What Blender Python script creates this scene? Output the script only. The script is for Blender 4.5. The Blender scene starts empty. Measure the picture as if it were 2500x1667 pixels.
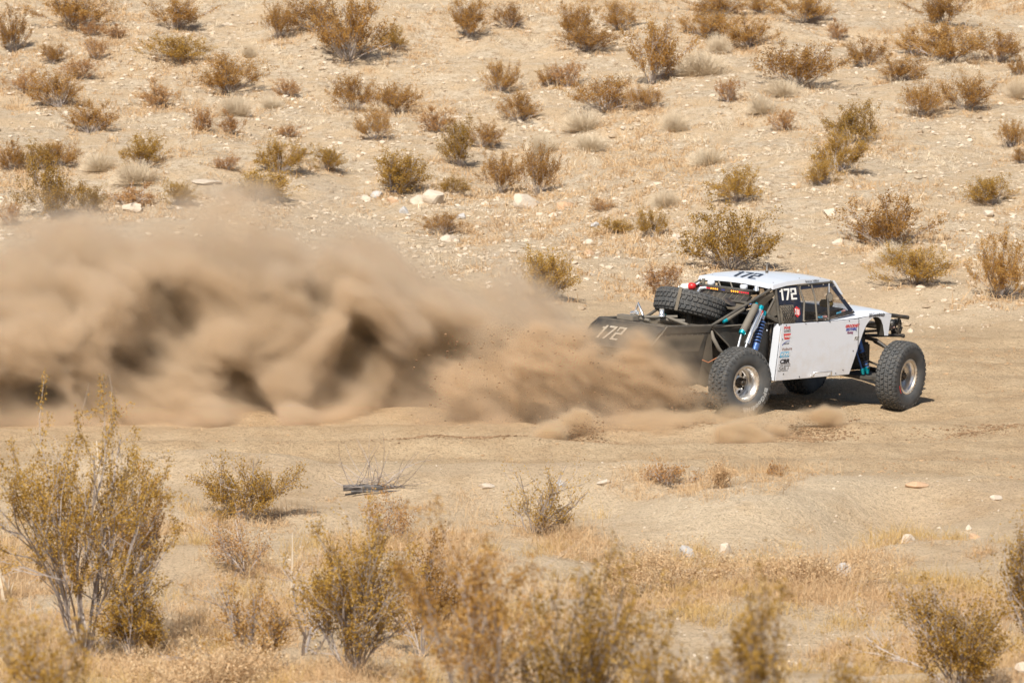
import bpy, bmesh, math, random
import numpy as np
from mathutils import Vector, Matrix

SC = bpy.context.scene
COL = SC.collection
R = math.radians

# ------------------------------------------------------------------ camera, sky, sun, exposure
PITCH = R(6.25); CAM_Z = 9.2; FPX = 12750.0; CX, CY = 1250.0, 833.5
cam_d = bpy.data.cameras.new('camera'); cam = bpy.data.objects.new('camera', cam_d); COL.objects.link(cam)
cam.location = (0, 0, CAM_Z); cam.rotation_euler = (R(90) - PITCH, 0, 0)
cam_d.sensor_width = 36; cam_d.lens = FPX / 2500 * 36
cam_d.clip_start = 1; cam_d.clip_end = 3000
cam_d.dof.use_dof = True; cam_d.dof.focus_distance = 75.0; cam_d.dof.aperture_fstop = 4.4
SC.camera = cam

SUN_AZ = R(-19)      # direction TO the sun, seen from above: behind the camera, a little left
SUN_EL = R(49)
world = bpy.data.worlds.new('World'); SC.world = world; world.use_nodes = True
wn = world.node_tree; wn.nodes.clear()
sky = wn.nodes.new('ShaderNodeTexSky'); sky.sky_type = 'NISHITA'; sky.sun_disc = False
sky.sun_elevation = SUN_EL; sky.air_density = 1.0; sky.dust_density = 1.5
bg = wn.nodes.new('ShaderNodeBackground'); bg.inputs['Strength'].default_value = 0.066
wo = wn.nodes.new('ShaderNodeOutputWorld')
wn.links.new(sky.outputs[0], bg.inputs[0]); wn.links.new(bg.outputs[0], wo.inputs[0])
to_sun = Vector((math.sin(SUN_AZ) * math.cos(SUN_EL), -math.cos(SUN_AZ) * math.cos(SUN_EL), math.sin(SUN_EL)))
# sky rotation 0 puts the sun at +Y; it turns clockwise seen from above
sky.sun_rotation = math.atan2(to_sun.x, to_sun.y)
sun_d = bpy.data.lights.new('sun', 'SUN'); sun = bpy.data.objects.new('sun', sun_d); COL.objects.link(sun)
sun_d.energy = 4.6; sun_d.angle = R(0.53); sun_d.color = (1.0, 0.94, 0.845)
sun.rotation_euler = to_sun.to_track_quat('Z', 'Y').to_euler()
sun.location = (0, 0, 60)
SC.view_settings.view_transform = 'Standard'; SC.view_settings.look = 'None'
SC.view_settings.gamma = 1; SC.view_settings.exposure = 0.42
try: SC.view_settings.use_curve_mapping = False
except Exception: pass
SC.cycles.volume_bounces = 4
SC.cycles.max_bounces = 8
SC.cycles.transparent_max_bounces = 16
SC.cycles.volume_step_rate = 1.0
SC.cycles.use_denoising = True

# ------------------------------------------------------------------ helpers
rng = np.random.default_rng(7)
def _hash2(ix, iy, seed):
    h = (ix.astype(np.int64) * 374761393 + iy.astype(np.int64) * 668265263 + seed * 1442695041) & 0xffffffff
    h = ((h ^ (h >> 13)) * 1274126177) & 0xffffffff
    h = (h ^ (h >> 16)) & 0xffffffff
    return h / 4294967295.0
def vnoise(x, y, seed=0):
    x = np.asarray(x, float); y = np.asarray(y, float)
    ix = np.floor(x).astype(np.int64); iy = np.floor(y).astype(np.int64)
    fx = x - ix; fy = y - iy
    fx = fx * fx * fx * (fx * (fx * 6 - 15) + 10); fy = fy * fy * fy * (fy * (fy * 6 - 15) + 10)
    a = _hash2(ix, iy, seed); b = _hash2(ix + 1, iy, seed); c = _hash2(ix, iy + 1, seed); d = _hash2(ix + 1, iy + 1, seed)
    return (a + (b - a) * fx) * (1 - fy) + (c + (d - c) * fx) * fy - 0.5
def fbm(x, y, octv=4, seed=0, gain=.5):
    s = 0; a = 1
    for k in range(octv):
        s = s + a * vnoise(x * 2 ** k + 13.7 * k, y * 2 ** k - 7.3 * k, seed + k); a *= gain
    return s
def smooth(e0, e1, v):
    t = np.clip((v - e0) / (e1 - e0), 0, 1); return t * t * (3 - 2 * t)

PY = np.array([-400, 0, 20, 30, 34, 38, 42, 46, 54, 62, 67, 84, 90, 96, 101, 108, 116, 125, 140, 170, 230, 400, 900], float)
PZ = np.array([3.6, 3.9, 3.8, 3.3, 2.75, 2.1, 1.45, .9, .38, .12, .02, .02, .25, .62, 1.05, 1.75, 2.7, 3.9, 6.0, 9.2, 14, 22, 40], float)
def _profile(y):
    # smoothed piecewise linear
    s = 0
    for d, w in ((-3, .15), (-1.5, .2), (0, .3), (1.5, .2), (3, .15)):
        s = s + w * np.interp(y + d, PY, PZ)
    return s
def gb(x, y, cx, cy, rx, ry, h, rot=0.0):
    c, s = math.cos(rot), math.sin(rot)
    u = ((x - cx) * c + (y - cy) * s) / rx; v = (-(x - cx) * s + (y - cy) * c) / ry
    return h * np.exp(-(u * u + v * v))
def terrain(x, y):
    x = np.asarray(x, float); y = np.asarray(y, float)
    z = _profile(y)
    road = smooth(66.5, 69.5, y) * (1 - smooth(82, 86, y))
    off = 1 - road
    z = z + off * (0.30 * fbm(x / 7.5, y / 9.0, 3, 3) + 0.17 * fbm(x / 1.7, y / 2.2, 3, 11) + .05 * fbm(x / .55, y / .6, 2, 13))
    z = z + 0.06 * fbm(x / 2.6, y / 3.0, 3, 21) * (0.5 + off)
    hill = smooth(92, 104, y)
    z = z + hill * (0.55 * fbm(x / 9 + .3, y / 11, 3, 31) + .22 * fbm(x / 2.2, y / 3, 2, 35) + .05 * fbm(x / .6, y / .7, 2, 37))
    # raked soil of the track: shallow ruts running along it
    rut = np.sin((y + 0.35 * fbm(x / 5, y / 30, 2, 41)) * 2 * np.pi / 1.9)
    z = z + road * (0.05 * rut + 0.075 * fbm(x / 1.3, y / .7, 4, 45) + .035 * fbm(x / .5, y / .35, 2, 47))
    z = z - road * (gb(x, y, 5.8, 75.7, 1.6, 1.9, .24) + .02)
    z = z + gb(x, y, 2.6, 72.1, 2.6, .35, .10, .12) + gb(x, y, 5.5, 73.2, 1.8, .3, .07, .1) + gb(x, y, -2.0, 70.6, 3.2, .4, .08, .05) - gb(x, y, 4.0, 71.2, 3.5, .3, .06, .08)
    # spoil banks on the near side of the track
    z = z + gb(x, y, 1.2, 65.2, 2.6, 1.2, .42, -.1) + gb(x, y, 2.9, 62.6, 1.2, 1.6, .40, .5)
    z = z + gb(x, y, 5.6, 64.2, 1.8, 1.0, .34) + gb(x, y, -4.6, 66.3, 3.0, .9, .34) - gb(x, y, 4.3, 62.2, .8, 2.2, .30, -.5)
    z = z + gb(x, y, -.5, 58.0, 2.4, 1.3, .16) + gb(x, y, 2.5, 54.5, 2.2, 1.2, .2)
    return z
fwd = np.array([0, math.cos(PITCH), -math.sin(PITCH)]); upv = np.array([0, math.sin(PITCH), math.cos(PITCH)])
def ray(px, py):
    return fwd + (px - CX) / FPX * np.array([1., 0, 0]) - (py - CY) / FPX * upv
def at_depth(px, py, y):
    d = ray(px, py); t = y / d[1]
    return Vector((d[0] * t, y, CAM_Z + d[2] * t))
_ts = np.arange(22.0, 320.0, .1)
def on_ground(px, py):
    d = ray(px, py); y = _ts; t = y / d[1]
    g = terrain(d[0] * t, y) - (CAM_Z + d[2] * t)
    i = int(np.argmax(g > 0))
    y0 = y[max(i - 1, 0)]
    x0 = d[0] * y0 / d[1]
    return Vector((x0, y0, float(terrain(x0, y0))))

def mesh_np(name, co, faces, mat, parent=None, smooth_=False, link=True, mats=None, midx=None):
    """faces: (n,3) or (n,4) int array"""
    me = bpy.data.meshes.new(name)
    co = np.asarray(co, np.float32); faces = np.asarray(faces, np.int32); k = faces.shape[1]; n = len(faces)
    me.vertices.add(len(co)); me.vertices.foreach_set('co', co.ravel())
    me.loops.add(n * k); me.loops.foreach_set('vertex_index', faces.ravel())
    me.polygons.add(n); me.polygons.foreach_set('loop_start', np.arange(0, n * k, k, dtype=np.int32))
    try: me.polygons.foreach_set('loop_total', np.full(n, k, np.int32))
    except Exception: pass
    me.polygons.foreach_set('use_smooth', np.full(n, smooth_, bool))
    for m in (mats or [mat]): me.materials.append(m)
    if midx is not None: me.polygons.foreach_set('material_index', np.asarray(midx, np.int32))
    me.update(calc_edges=True); me.validate()
    o = bpy.data.objects.new(name, me)
    if link: COL.objects.link(o)
    if parent is not None: o.parent = parent
    return o
def tag(o, label=None, cat=None, group=None, kind=None):
    if label: o['label'] = label
    if cat: o['category'] = cat
    if group: o['group'] = group
    if kind: o['kind'] = kind
    return o
def empty(name, loc=(0, 0, 0), rz=0):
    o = bpy.data.objects.new(name, None); COL.objects.link(o); o.location = loc; o.rotation_euler = (0, 0, rz)
    o.empty_display_size = .2
    return o

# ------------------------------------------------------------------ material helpers
def new_mat(name):
    m = bpy.data.materials.new(name); m.use_nodes = True; nt = m.node_tree; nt.nodes.clear()
    out = nt.nodes.new('ShaderNodeOutputMaterial'); return m, nt, out
def N(nt, t, **kw):
    n = nt.nodes.new(t)
    for k, v in kw.items():
        if k == 'inp':
            for kk, vv in v.items(): n.inputs[kk].default_value = vv
        else: setattr(n, k, v)
    return n
def ramp(nt, src, stops):
    r = nt.nodes.new('ShaderNodeValToRGB'); cr = r.color_ramp
    while len(cr.elements) < len(stops): cr.elements.new(.5)
    for e, (p, c) in zip(cr.elements, stops):
        e.position = p; e.color = (c[0], c[1], c[2], 1) if len(c) == 3 else c
    nt.links.new(src, r.inputs[0]); return r.outputs[0]
def mixc(nt, fac, a, b, mode='MIX'):
    m = nt.nodes.new('ShaderNodeMix'); m.data_type = 'RGBA'; m.blend_type = mode
    for s, v in ((0, fac), (6, a), (7, b)):
        if hasattr(v, 'is_linked'): nt.links.new(v, m.inputs[s])
        elif s == 0: m.inputs[0].default_value = v
        else: m.inputs[s].default_value = (*v, 1)
    return m.outputs[2]
def noise(nt, vec, scale, detail=4, rough=.55, dist=0):
    n = N(nt, 'ShaderNodeTexNoise', inp={'Scale': scale, 'Detail': detail, 'Roughness': rough, 'Distortion': dist})
    if vec is not None: nt.links.new(vec, n.inputs['Vector'])
    return n.outputs[0]
def simple_mat(name, c1, c2=None, scale=8, rough=.6, metal=0, dust=0.0, bump=0, spec=.5, dustc=(.34, .25, .16), bscale=None, coat=0):
    """c1/c2 mottled by noise in object space, plus a layer of settled dust"""
    m, nt, out = new_mat(name)
    b = N(nt, 'ShaderNodeBsdfPrincipled', inp={'Roughness': rough, 'Metallic': metal, 'Specular IOR Level': spec, 'Coat Weight': coat})
    tc = N(nt, 'ShaderNodeTexCoord').outputs['Object']
    col = None
    if c2 is not None:
        col = mixc(nt, ramp(nt, noise(nt, tc, scale), [(.35, (0, 0, 0)), (.65, (1, 1, 1))]), c1, c2)
    if dust > 0:
        d = ramp(nt, noise(nt, tc, scale * .6, 6, .65), [(.62 - dust * .5, (0, 0, 0)), (.95 - dust * .25, (1, 1, 1))])
        mm = N(nt, 'ShaderNodeMath', operation='MULTIPLY'); nt.links.new(d, mm.inputs[0]); mm.inputs[1].default_value = min(1, dust * 1.3)
        col = mixc(nt, mm.outputs[0], col if col is not None else c1, dustc)
        rr = N(nt, 'ShaderNodeMapRange', inp={'To Min': rough, 'To Max': .9}); nt.links.new(mm.outputs[0], rr.inputs[0]); nt.links.new(rr.outputs[0], b.inputs['Roughness'])
        if metal > 0:
            r2 = N(nt, 'ShaderNodeMapRange', inp={'To Min': metal, 'To Max': 0}); nt.links.new(mm.outputs[0], r2.inputs[0]); nt.links.new(r2.outputs[0], b.inputs['Metallic'])
    if col is None: b.inputs['Base Color'].default_value = (*c1, 1)
    else: nt.links.new(col, b.inputs['Base Color'])
    if bump:
        bn = N(nt, 'ShaderNodeBump', inp={'Strength': bump, 'Distance': .01}); nt.links.new(noise(nt, tc, bscale or scale * 4, 5), bn.inputs['Height']); nt.links.new(bn.outputs[0], b.inputs['Normal'])
    nt.links.new(b.outputs[0], out.inputs[0]); return m
# ------------------------------------------------------------------ ground
def ground_material():
    m, nt, out = new_mat('desert_sand')
    g = N(nt, 'ShaderNodeNewGeometry').outputs['Position']
    b = N(nt, 'ShaderNodeBsdfPrincipled', inp={'Roughness': .95, 'Specular IOR Level': .15})
    big = noise(nt, g, .22, 5, .6)
    mid = noise(nt, g, 1.3, 6, .65)
    fine = noise(nt, g, 9, 6, .7)
    grit = noise(nt, g, 34, 3, .7)
    base = ramp(nt, big, [(.30, (.530, .385, .245)), (.5, (.620, .475, .315)), (.72, (.66, .535, .38))])
    # rusty litter and straw patches
    lit = ramp(nt, mid, [(.54, (0, 0, 0)), (.72, (.6, .6, .6))])
    base = mixc(nt, lit, base, (.46, .315, .18))
    sp = N(nt, 'ShaderNodeSeparateXYZ'); nt.links.new(g, sp.inputs[0])
    # the track: tilled, slightly darker and warmer soil with stronger clods
    def band(a, b_, c, d):
        m1 = N(nt, 'ShaderNodeMapRange', interpolation_type='SMOOTHSTEP', inp={'From Min': a, 'From Max': b_}); m2 = N(nt, 'ShaderNodeMapRange', interpolation_type='SMOOTHSTEP', inp={'From Min': c, 'From Max': d, 'To Min': 1., 'To Max': 0.})
        wob = N(nt, 'ShaderNodeMath', operation='MULTIPLY_ADD', inp={1: 7.0}); nt.links.new(noise(nt, g, .35, 3), wob.inputs[0])
        off = N(nt, 'ShaderNodeMath', operation='ADD', inp={1: -3.5}); nt.links.new(sp.outputs[1], off.inputs[0]); nt.links.new(off.outputs[0], wob.inputs[2])
        nt.links.new(wob.outputs[0], m1.inputs[0]); nt.links.new(wob.outputs[0], m2.inputs[0])
        mu = N(nt, 'ShaderNodeMath', operation='MULTIPLY'); nt.links.new(m1.outputs[0], mu.inputs[0]); nt.links.new(m2.outputs[0], mu.inputs[1]); return mu.outputs[0]
    tr = band(66, 69, 84, 89)
    base = mixc(nt, tr, base, ramp(nt, mid, [(.35, (.475, .335, .200)), (.65, (.585, .440, .280))]))
    # stony hill: paler with grey gravel
    hl = band(89, 95, 3000, 3001)
    stone = ramp(nt, noise(nt, g, 5.5, 5, .75), [(.40, (.40, .30, .20)), (.48, (.60, .48, .34)), (.60, (.66, .545, .40)), (.72, (.72, .63, .50))])
    hm = mixc(nt, ramp(nt, mid, [(.42, (0, 0, 0)), (.60, (1, 1, 1))]), stone, (.600, .450, .290))
    base = mixc(nt, hl, base, hm)
    gr = ramp(nt, grit, [(.34, (.52, .51, .50)), (.46, (1, 1, 1)), (.74, (1.18, 1.17, 1.15))])
    base = mixc(nt, .75, base, gr, 'MULTIPLY')
    fr = ramp(nt, fine, [(.32, (.84, .83, .81)), (.55, (1, 1, 1))])
    base = mixc(nt, .8, base, fr, 'MULTIPLY')
    nt.links.new(base, b.inputs['Base Color'])
    bu = N(nt, 'ShaderNodeBump', inp={'Strength': .9, 'Distance': .10}); nt.links.new(fine, bu.inputs['Height'])
    b2 = N(nt, 'ShaderNodeBump', inp={'Strength': .8, 'Distance': .03}); nt.links.new(grit, b2.inputs['Height']); nt.links.new(bu.outputs[0], b2.inputs['Normal'])
    nt.links.new(b2.outputs[0], b.inputs['Normal'])
    nt.links.new(b.outputs[0], out.inputs[0]); return m
M_SAND = ground_material()
def axis(dense_a, dense_b, step, far_a, far_b):
    a = [dense_a]; s = step
    while a[-1] > far_a: s *= 1.25; a.append(a[-1] - s)
    c = [dense_b]; s = step
    while c[-1] < far_b: s *= 1.25; c.append(c[-1] + s)
    return np.concatenate([np.array(a[:0:-1]), np.arange(dense_a, dense_b, step), np.array(c)])
gx = axis(-15.5, 15.5, .10, -900, 900); gy = axis(40, 132, .12, -300, 1500)
GX, GY = np.meshgrid(gx, gy)
GZ = terrain(GX, GY)
nx, ny = len(gx), len(gy)
co = np.stack([GX, GY, GZ], -1).reshape(-1, 3)
ii = (np.arange(ny - 1)[:, None] * nx + np.arange(nx - 1)[None, :])
q = np.stack([ii, ii + 1, ii + nx + 1, ii + nx], -1)
ymid = np.broadcast_to((gy[:-1] + gy[1:])[:, None] / 2, ii.shape); xmid = np.broadcast_to((gx[:-1] + gx[1:])[None, :] / 2, ii.shape)
on_track = (ymid > 67 + 1.2 * fbm(xmid / 4, ymid * 0, 3, 55)) & (ymid < 84.5 + 2 * fbm(xmid / 5, ymid * 0, 3, 57)) & (np.abs(xmid) < 90)
def sub(name, qsel):
    used, inv = np.unique(qsel.ravel(), return_inverse=True)
    return mesh_np(name, co[used], inv.reshape(-1, 4), M_SAND, smooth_=True)
tag(sub('ground', q[~on_track]), 'pale sandy desert ground with gravel and dry litter', kind='structure')
tag(sub('dirt_track', q[on_track]), 'loose churned dirt track crossing the desert', kind='structure')
# ------------------------------------------------------------------ racing buggy
V = Vector
class MB:
    def __init__(s): s.v = []; s.f = []; s.s = []
    def add(s, vs, fs, sm=False):
        o = len(s.v); s.v += [tuple(v) for v in vs]; s.f += [tuple(i + o for i in f) for f in fs]; s.s += [sm] * len(fs)
    def prism(s, pts, th):
        """pts: 3D polygon, th: thickness vector"""
        pts = [V(p) for p in pts]; th = V(th); n = len(pts)
        nrm = sum(((pts[i] - pts[0]).cross(pts[(i + 1) % n] - pts[0]) for i in range(1, n - 1)), V((0, 0, 0)))
        if nrm.dot(th) > 0: pts = pts[::-1]
        s.add(pts + [p + th for p in pts], [tuple(range(n)), tuple(range(2 * n - 1, n - 1, -1))] + [(i, i + n, (i + 1) % n + n, (i + 1) % n) for i in range(n)])
        return s
    def box(s, c, d, m=None):
        c = V(c); vs = [V((x * d[0] / 2, y * d[1] / 2, z * d[2] / 2)) for x in (-1, 1) for y in (-1, 1) for z in (-1, 1)]
        if m is not None: vs = [m @ v for v in vs]
        s.add([v + c for v in vs], [(0, 1, 3, 2), (4, 6, 7, 5), (0, 4, 5, 1), (2, 3, 7, 6), (0, 2, 6, 4), (1, 5, 7, 3)]); return s
    def tube(s, pts, r, n=10, caps=True, bend=0):
        pts = [V(p) for p in pts]; rs = r if isinstance(r, (list, tuple)) else [r] * len(pts)
        k = len(pts); vs = []; up = None
        for i, p in enumerate(pts):
            t = ((pts[min(i + 1, k - 1)] - pts[i]).normalized() + (pts[i] - pts[max(i - 1, 0)]).normalized())
            t = t.normalized() if t.length > 1e-6 else V((0, 0, 1))
            if up is None: up = t.orthogonal().normalized()
            a = (up - t * up.dot(t)).normalized(); b = t.cross(a); up = a
            vs += [p + (a * math.cos(2 * math.pi * j / n) + b * math.sin(2 * math.pi * j / n)) * rs[i] for j in range(n)]
        fs = [(i * n + j, i * n + (j + 1) % n, (i + 1) * n + (j + 1) % n, (i + 1) * n + j) for i in range(k - 1) for j in range(n)]
        s.add(vs, fs, True)
        if caps:
            s.add(vs[:n], [tuple(range(n - 1, -1, -1))]); s.add(vs[-n:], [tuple(range(n))])
        return s
    def lathe(s, prof, n=32, o=(0, 0, 0), m=None, sm=True):
        """prof: (radius, height) pairs, turned about local Y"""
        o = V(o); vs = []
        for r_, h in prof:
            for j in range(n):
                a = 2 * math.pi * j / n; v = V((r_ * math.cos(a), h, r_ * math.sin(a))); vs.append((m @ v if m is not None else v) + o)
        k = len(prof)
        s.add(vs, [(i * n + j, (i + 1) * n + j, (i + 1) * n + (j + 1) % n, i * n + (j + 1) % n) for i in range(k - 1) for j in range(n)], sm); return s
    def grid(s, P, sm=True):
        a, b = len(P), len(P[0]); s.add([p for r_ in P for p in r_], [(i * b + j, i * b + j + 1, (i + 1) * b + j + 1, (i + 1) * b + j) for i in range(a - 1) for j in range(b - 1)], sm); return s
    def spring(s, p0, p1, R_, r_, turns, n=6, seg=12):
        p0, p1 = V(p0), V(p1); t = (p1 - p0).normalized(); a = t.orthogonal().normalized(); b = t.cross(a); k = int(turns * seg)
        return s.tube([p0.lerp(p1, i / k) + (a * math.cos(2 * math.pi * i / seg) + b * math.sin(2 * math.pi * i / seg)) * R_ for i in range(k + 1)], r_, n)
    def build(s, name, mat, parent, bevel=0, **kw):
        me = bpy.data.meshes.new(name); me.from_pydata(s.v, [], s.f); me.materials.append(mat)
        me.polygons.foreach_set('use_smooth', s.s); me.update()
        o = bpy.data.objects.new(name, me); COL.objects.link(o); o.parent = parent
        if bevel:
            bm = bmesh.new(); bm.from_mesh(me); bmesh.ops.remove_doubles(bm, verts=bm.verts, dist=1e-5)
            es = [e for e in bm.edges if len(e.link_faces) == 2 and e.calc_face_angle(0) > .5]
            bmesh.ops.bevel(bm, geom=es, offset=bevel, segments=2, affect='EDGES', clamp_overlap=True); bm.to_mesh(me); bm.free()
        for k_, v in kw.items(): o[k_] = v
        return o

M_WHITE = simple_mat('white_paint', (.68, .71, .77), (.66, .69, .74), 3, .28, dust=.12, dustc=(.60, .53, .45), coat=.3)
M_DOOR = simple_mat('door_paint', (.80, .81, .85), (.78, .79, .82), 2, .3, dust=.22, dustc=(.60, .53, .45), coat=.25)
def door_mat():
    m, nt, out = new_mat('dusty_door_paint')
    b = N(nt, 'ShaderNodeBsdfPrincipled', inp={'Roughness': .3, 'Coat Weight': .2}); tc = N(nt, 'ShaderNodeTexCoord').outputs['Object']
    sp = N(nt, 'ShaderNodeSeparateXYZ'); nt.links.new(tc, sp.inputs[0])
    z = N(nt, 'ShaderNodeMapRange', inp={'From Min': 1.25, 'From Max': .46, 'To Min': -.10, 'To Max': .30}); nt.links.new(sp.outputs[2], z.inputs[0])
    a = N(nt, 'ShaderNodeMath', operation='ADD'); nt.links.new(z.outputs[0], a.inputs[0]); nt.links.new(noise(nt, tc, 5, 7, .72), a.inputs[1])
    f = ramp(nt, a.outputs[0], [(.55, (0, 0, 0)), (1.0, (.55, .55, .55))])
    c = mixc(nt, f, (.68, .71, .77), (.54, .48, .41))
    mp = N(nt, 'ShaderNodeMapping', inp={'Scale': (3, 1, 26)}); nt.links.new(tc, mp.inputs[0])
    c = mixc(nt, ramp(nt, noise(nt, mp.outputs[0], 4, 6, .8), [(.66, (0, 0, 0)), (.74, (.35, .35, .35))]), c, (.36, .34, .32))
    nt.links.new(c, b.inputs['Base Color']); nt.links.new(N(nt, 'ShaderNodeMapRange', inp={0: .5}).outputs[0], b.inputs['Roughness']) if False else None
    nt.links.new(b.outputs[0], out.inputs[0]); return m
M_DOOR = door_mat()
M_BLACKP = simple_mat('dusty_black_panel', (.020, .020, .020), (.036, .034, .031), 9, .42, dust=.5, dustc=(.125, .108, .082), bump=.1)
M_DUSTYP = simple_mat('dust_coated_panel', (.055, .049, .040), (.09, .078, .06), 4, .6, dust=.7, dustc=(.16, .13, .092), bump=.1)
M_TUBE = simple_mat('dusty_tube', (.035, .034, .033), (.06, .056, .05), 10, .5, dust=.6, dustc=(.17, .145, .11))
M_BLACK = simple_mat('black_plastic', (.02, .02, .022), (.035, .033, .032), 12, .45, dust=.4)
M_NAVY = simple_mat('dark_navy_vinyl', (.012, .015, .030), (.02, .024, .042), 14, .35, dust=.25)
M_RUB = simple_mat('tyre_rubber', (.050, .053, .056), (.075, .076, .076), 14, .85, dust=.45, dustc=(.175, .155, .13), bump=.2, bscale=60)
M_SIDE = simple_mat('sidewall_rubber', (.055, .060, .066), (.085, .088, .09), 6, .8, dust=.4, dustc=(.17, .155, .135))
M_ALU = simple_mat('polished_aluminium', (.88, .87, .86), (.80, .79, .77), 8, .30, .9, dust=.2, dustc=(.45, .34, .22))
M_RING = simple_mat('stained_beadlock', (.72, .70, .66), (.58, .50, .40), 10, .35, .7, dust=.45, dustc=(.44, .32, .20))
M_CHROME = simple_mat('shock_chrome', (.88, .90, .92), (.80, .82, .84), 8, .26, .85, dust=.15)
M_GREY = simple_mat('dusty_grey_sleeve', (.13, .12, .105), (.18, .16, .13), 6, .7, dust=.55, dustc=(.22, .185, .14))
M_CYAN = simple_mat('cyan_anodised', (.0, .36, .46), (.0, .45, .55), 20, .3, .6, dust=.2)
M_BLUE = simple_mat('blue_spring', (.035, .105, .33), (.06, .16, .42), 20, .4, .3, dust=.35)
M_RED = simple_mat('red_paint', (.62, .02, .02), (.5, .03, .03), 10, .35, dust=.15)
M_TXTW = simple_mat('white_vinyl', (.82, .82, .80), None, 10, .5, dust=.2)
M_TXTK = simple_mat('black_vinyl', (.025, .025, .03), None, 10, .5)
M_TXTG = simple_mat('grey_vinyl', (.20, .19, .18), None, 10, .5)
M_TXTR = simple_mat('red_vinyl', (.62, .04, .04), None, 10, .5)
M_TXTB = simple_mat('blue_vinyl', (.07, .09, .40), None, 10, .5)
M_TXTP = simple_mat('plum_vinyl', (.22, .015, .10), None, 10, .5)
M_TXTC = simple_mat('light_blue_vinyl', (.10, .40, .62), None, 10, .5)
M_TXTN = simple_mat('brown_vinyl', (.34, .22, .18), None, 10, .5)
M_TXTPK = simple_mat('pink_vinyl', (.62, .35, .33), None, 10, .5)
M_TXTO = simple_mat('tyre_lettering', (.52, .55, .56), (.40, .43, .44), 12, .7, dust=.4)
M_NET = simple_mat('cargo_net_fabric', (.11, .095, .075), (.15, .13, .10), 5, .9, dust=.3, bump=.2)
M_YEL = simple_mat('faded_yellow_pad', (.36, .26, .06), (.2, .15, .05), 20, .7, dust=.3)
M_ORANGE = simple_mat('orange_hose', (.42, .16, .07), None, 10, .6, dust=.4)
def glass_mat():
    m, nt, out = new_mat('dusty_window_plastic')
    tr = N(nt, 'ShaderNodeBsdfTransparent', inp={'Color': (.82, .80, .78, 1)}); b = N(nt, 'ShaderNodeBsdfPrincipled', inp={'Base Color': (.10, .09, .08, 1), 'Roughness': .25})
    mx = N(nt, 'ShaderNodeMixShader'); tc = N(nt, 'ShaderNodeTexCoord').outputs['Object']
    f = ramp(nt, noise(nt, tc, 9, 5, .7), [(.3, (.06, .06, .06)), (.8, (.28, .28, .28))]); nt.links.new(f, mx.inputs[0])
    nt.links.new(tr.outputs[0], mx.inputs[1]); nt.links.new(b.outputs[0], mx.inputs[2]); nt.links.new(mx.outputs[0], out.inputs[0]); return m
M_GLASS = glass_mat()
def lamp_mat(name, c, s):
    m, nt, out = new_mat(name); e = N(nt, 'ShaderNodeEmission', inp={'Color': (*c, 1), 'Strength': s}); nt.links.new(e.outputs[0], out.inputs[0]); return m
M_LRED = lamp_mat('red_led', (1, .03, .06), 1.1); M_LAMB = lamp_mat('amber_led', (1, .33, .03), 2.6)

buggy = empty('race_buggy')
buggy.rotation_mode = 'QUATERNION'
BM = Matrix.Rotation(R(42), 4, 'Z') @ Matrix.Rotation(R(1.0), 4, 'Y') @ Matrix.Rotation(R(1.0), 4, 'X')
buggy.rotation_quaternion = BM.to_quaternion(); buggy.location = (2.62, 75, 0.0)
BW = Matrix.Translation(buggy.location) @ BM
tag(buggy, 'white and black off-road racing buggy numbered 172 sliding on the dirt track', 'racing buggy')

def text(name, s, mat, origin, right, up, h, parent, italic=0, bold=.0, sx=1.0, off=.002, align='LEFT', arc=None, sp=1.0):
    """flat lettering: a thin mesh of the outlines laid on a surface"""
    cu = bpy.data.curves.new(name, 'FONT'); cu.body = s; cu.size = 1; cu.offset = bold; cu.align_x = align; cu.resolution_u = 3; cu.space_character = sp
    to = bpy.data.objects.new(name, cu); COL.objects.link(to)
    dg = bpy.context.evaluated_depsgraph_get(); me = bpy.data.meshes.new_from_object(to.evaluated_get(dg))
    bpy.data.objects.remove(to); bpy.data.curves.remove(cu)
    r_ = V(right).normalized(); u = V(up).normalized(); n_ = r_.cross(u); o0 = V(origin)
    k = h / .72
    for v in me.vertices:
        x, y = v.co.x * k * sx + v.co.y * k * italic, v.co.y * k
        if arc:                       # bend on a circle: arc = (centre, radius, start angle)
            c, rad, a0 = arc; ang = a0 - x / rad; q = rad + y
            v.co = V(c) + (r_ * math.cos(ang) + u * math.sin(ang)) * q + n_ * off
        else: v.co = o0 + r_ * x + u * y + n_ * off
    me.materials.clear(); me.materials.append(mat); me.name = name
    o = bpy.data.objects.new(name, me); COL.objects.link(o); o.parent = parent; return o

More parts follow.
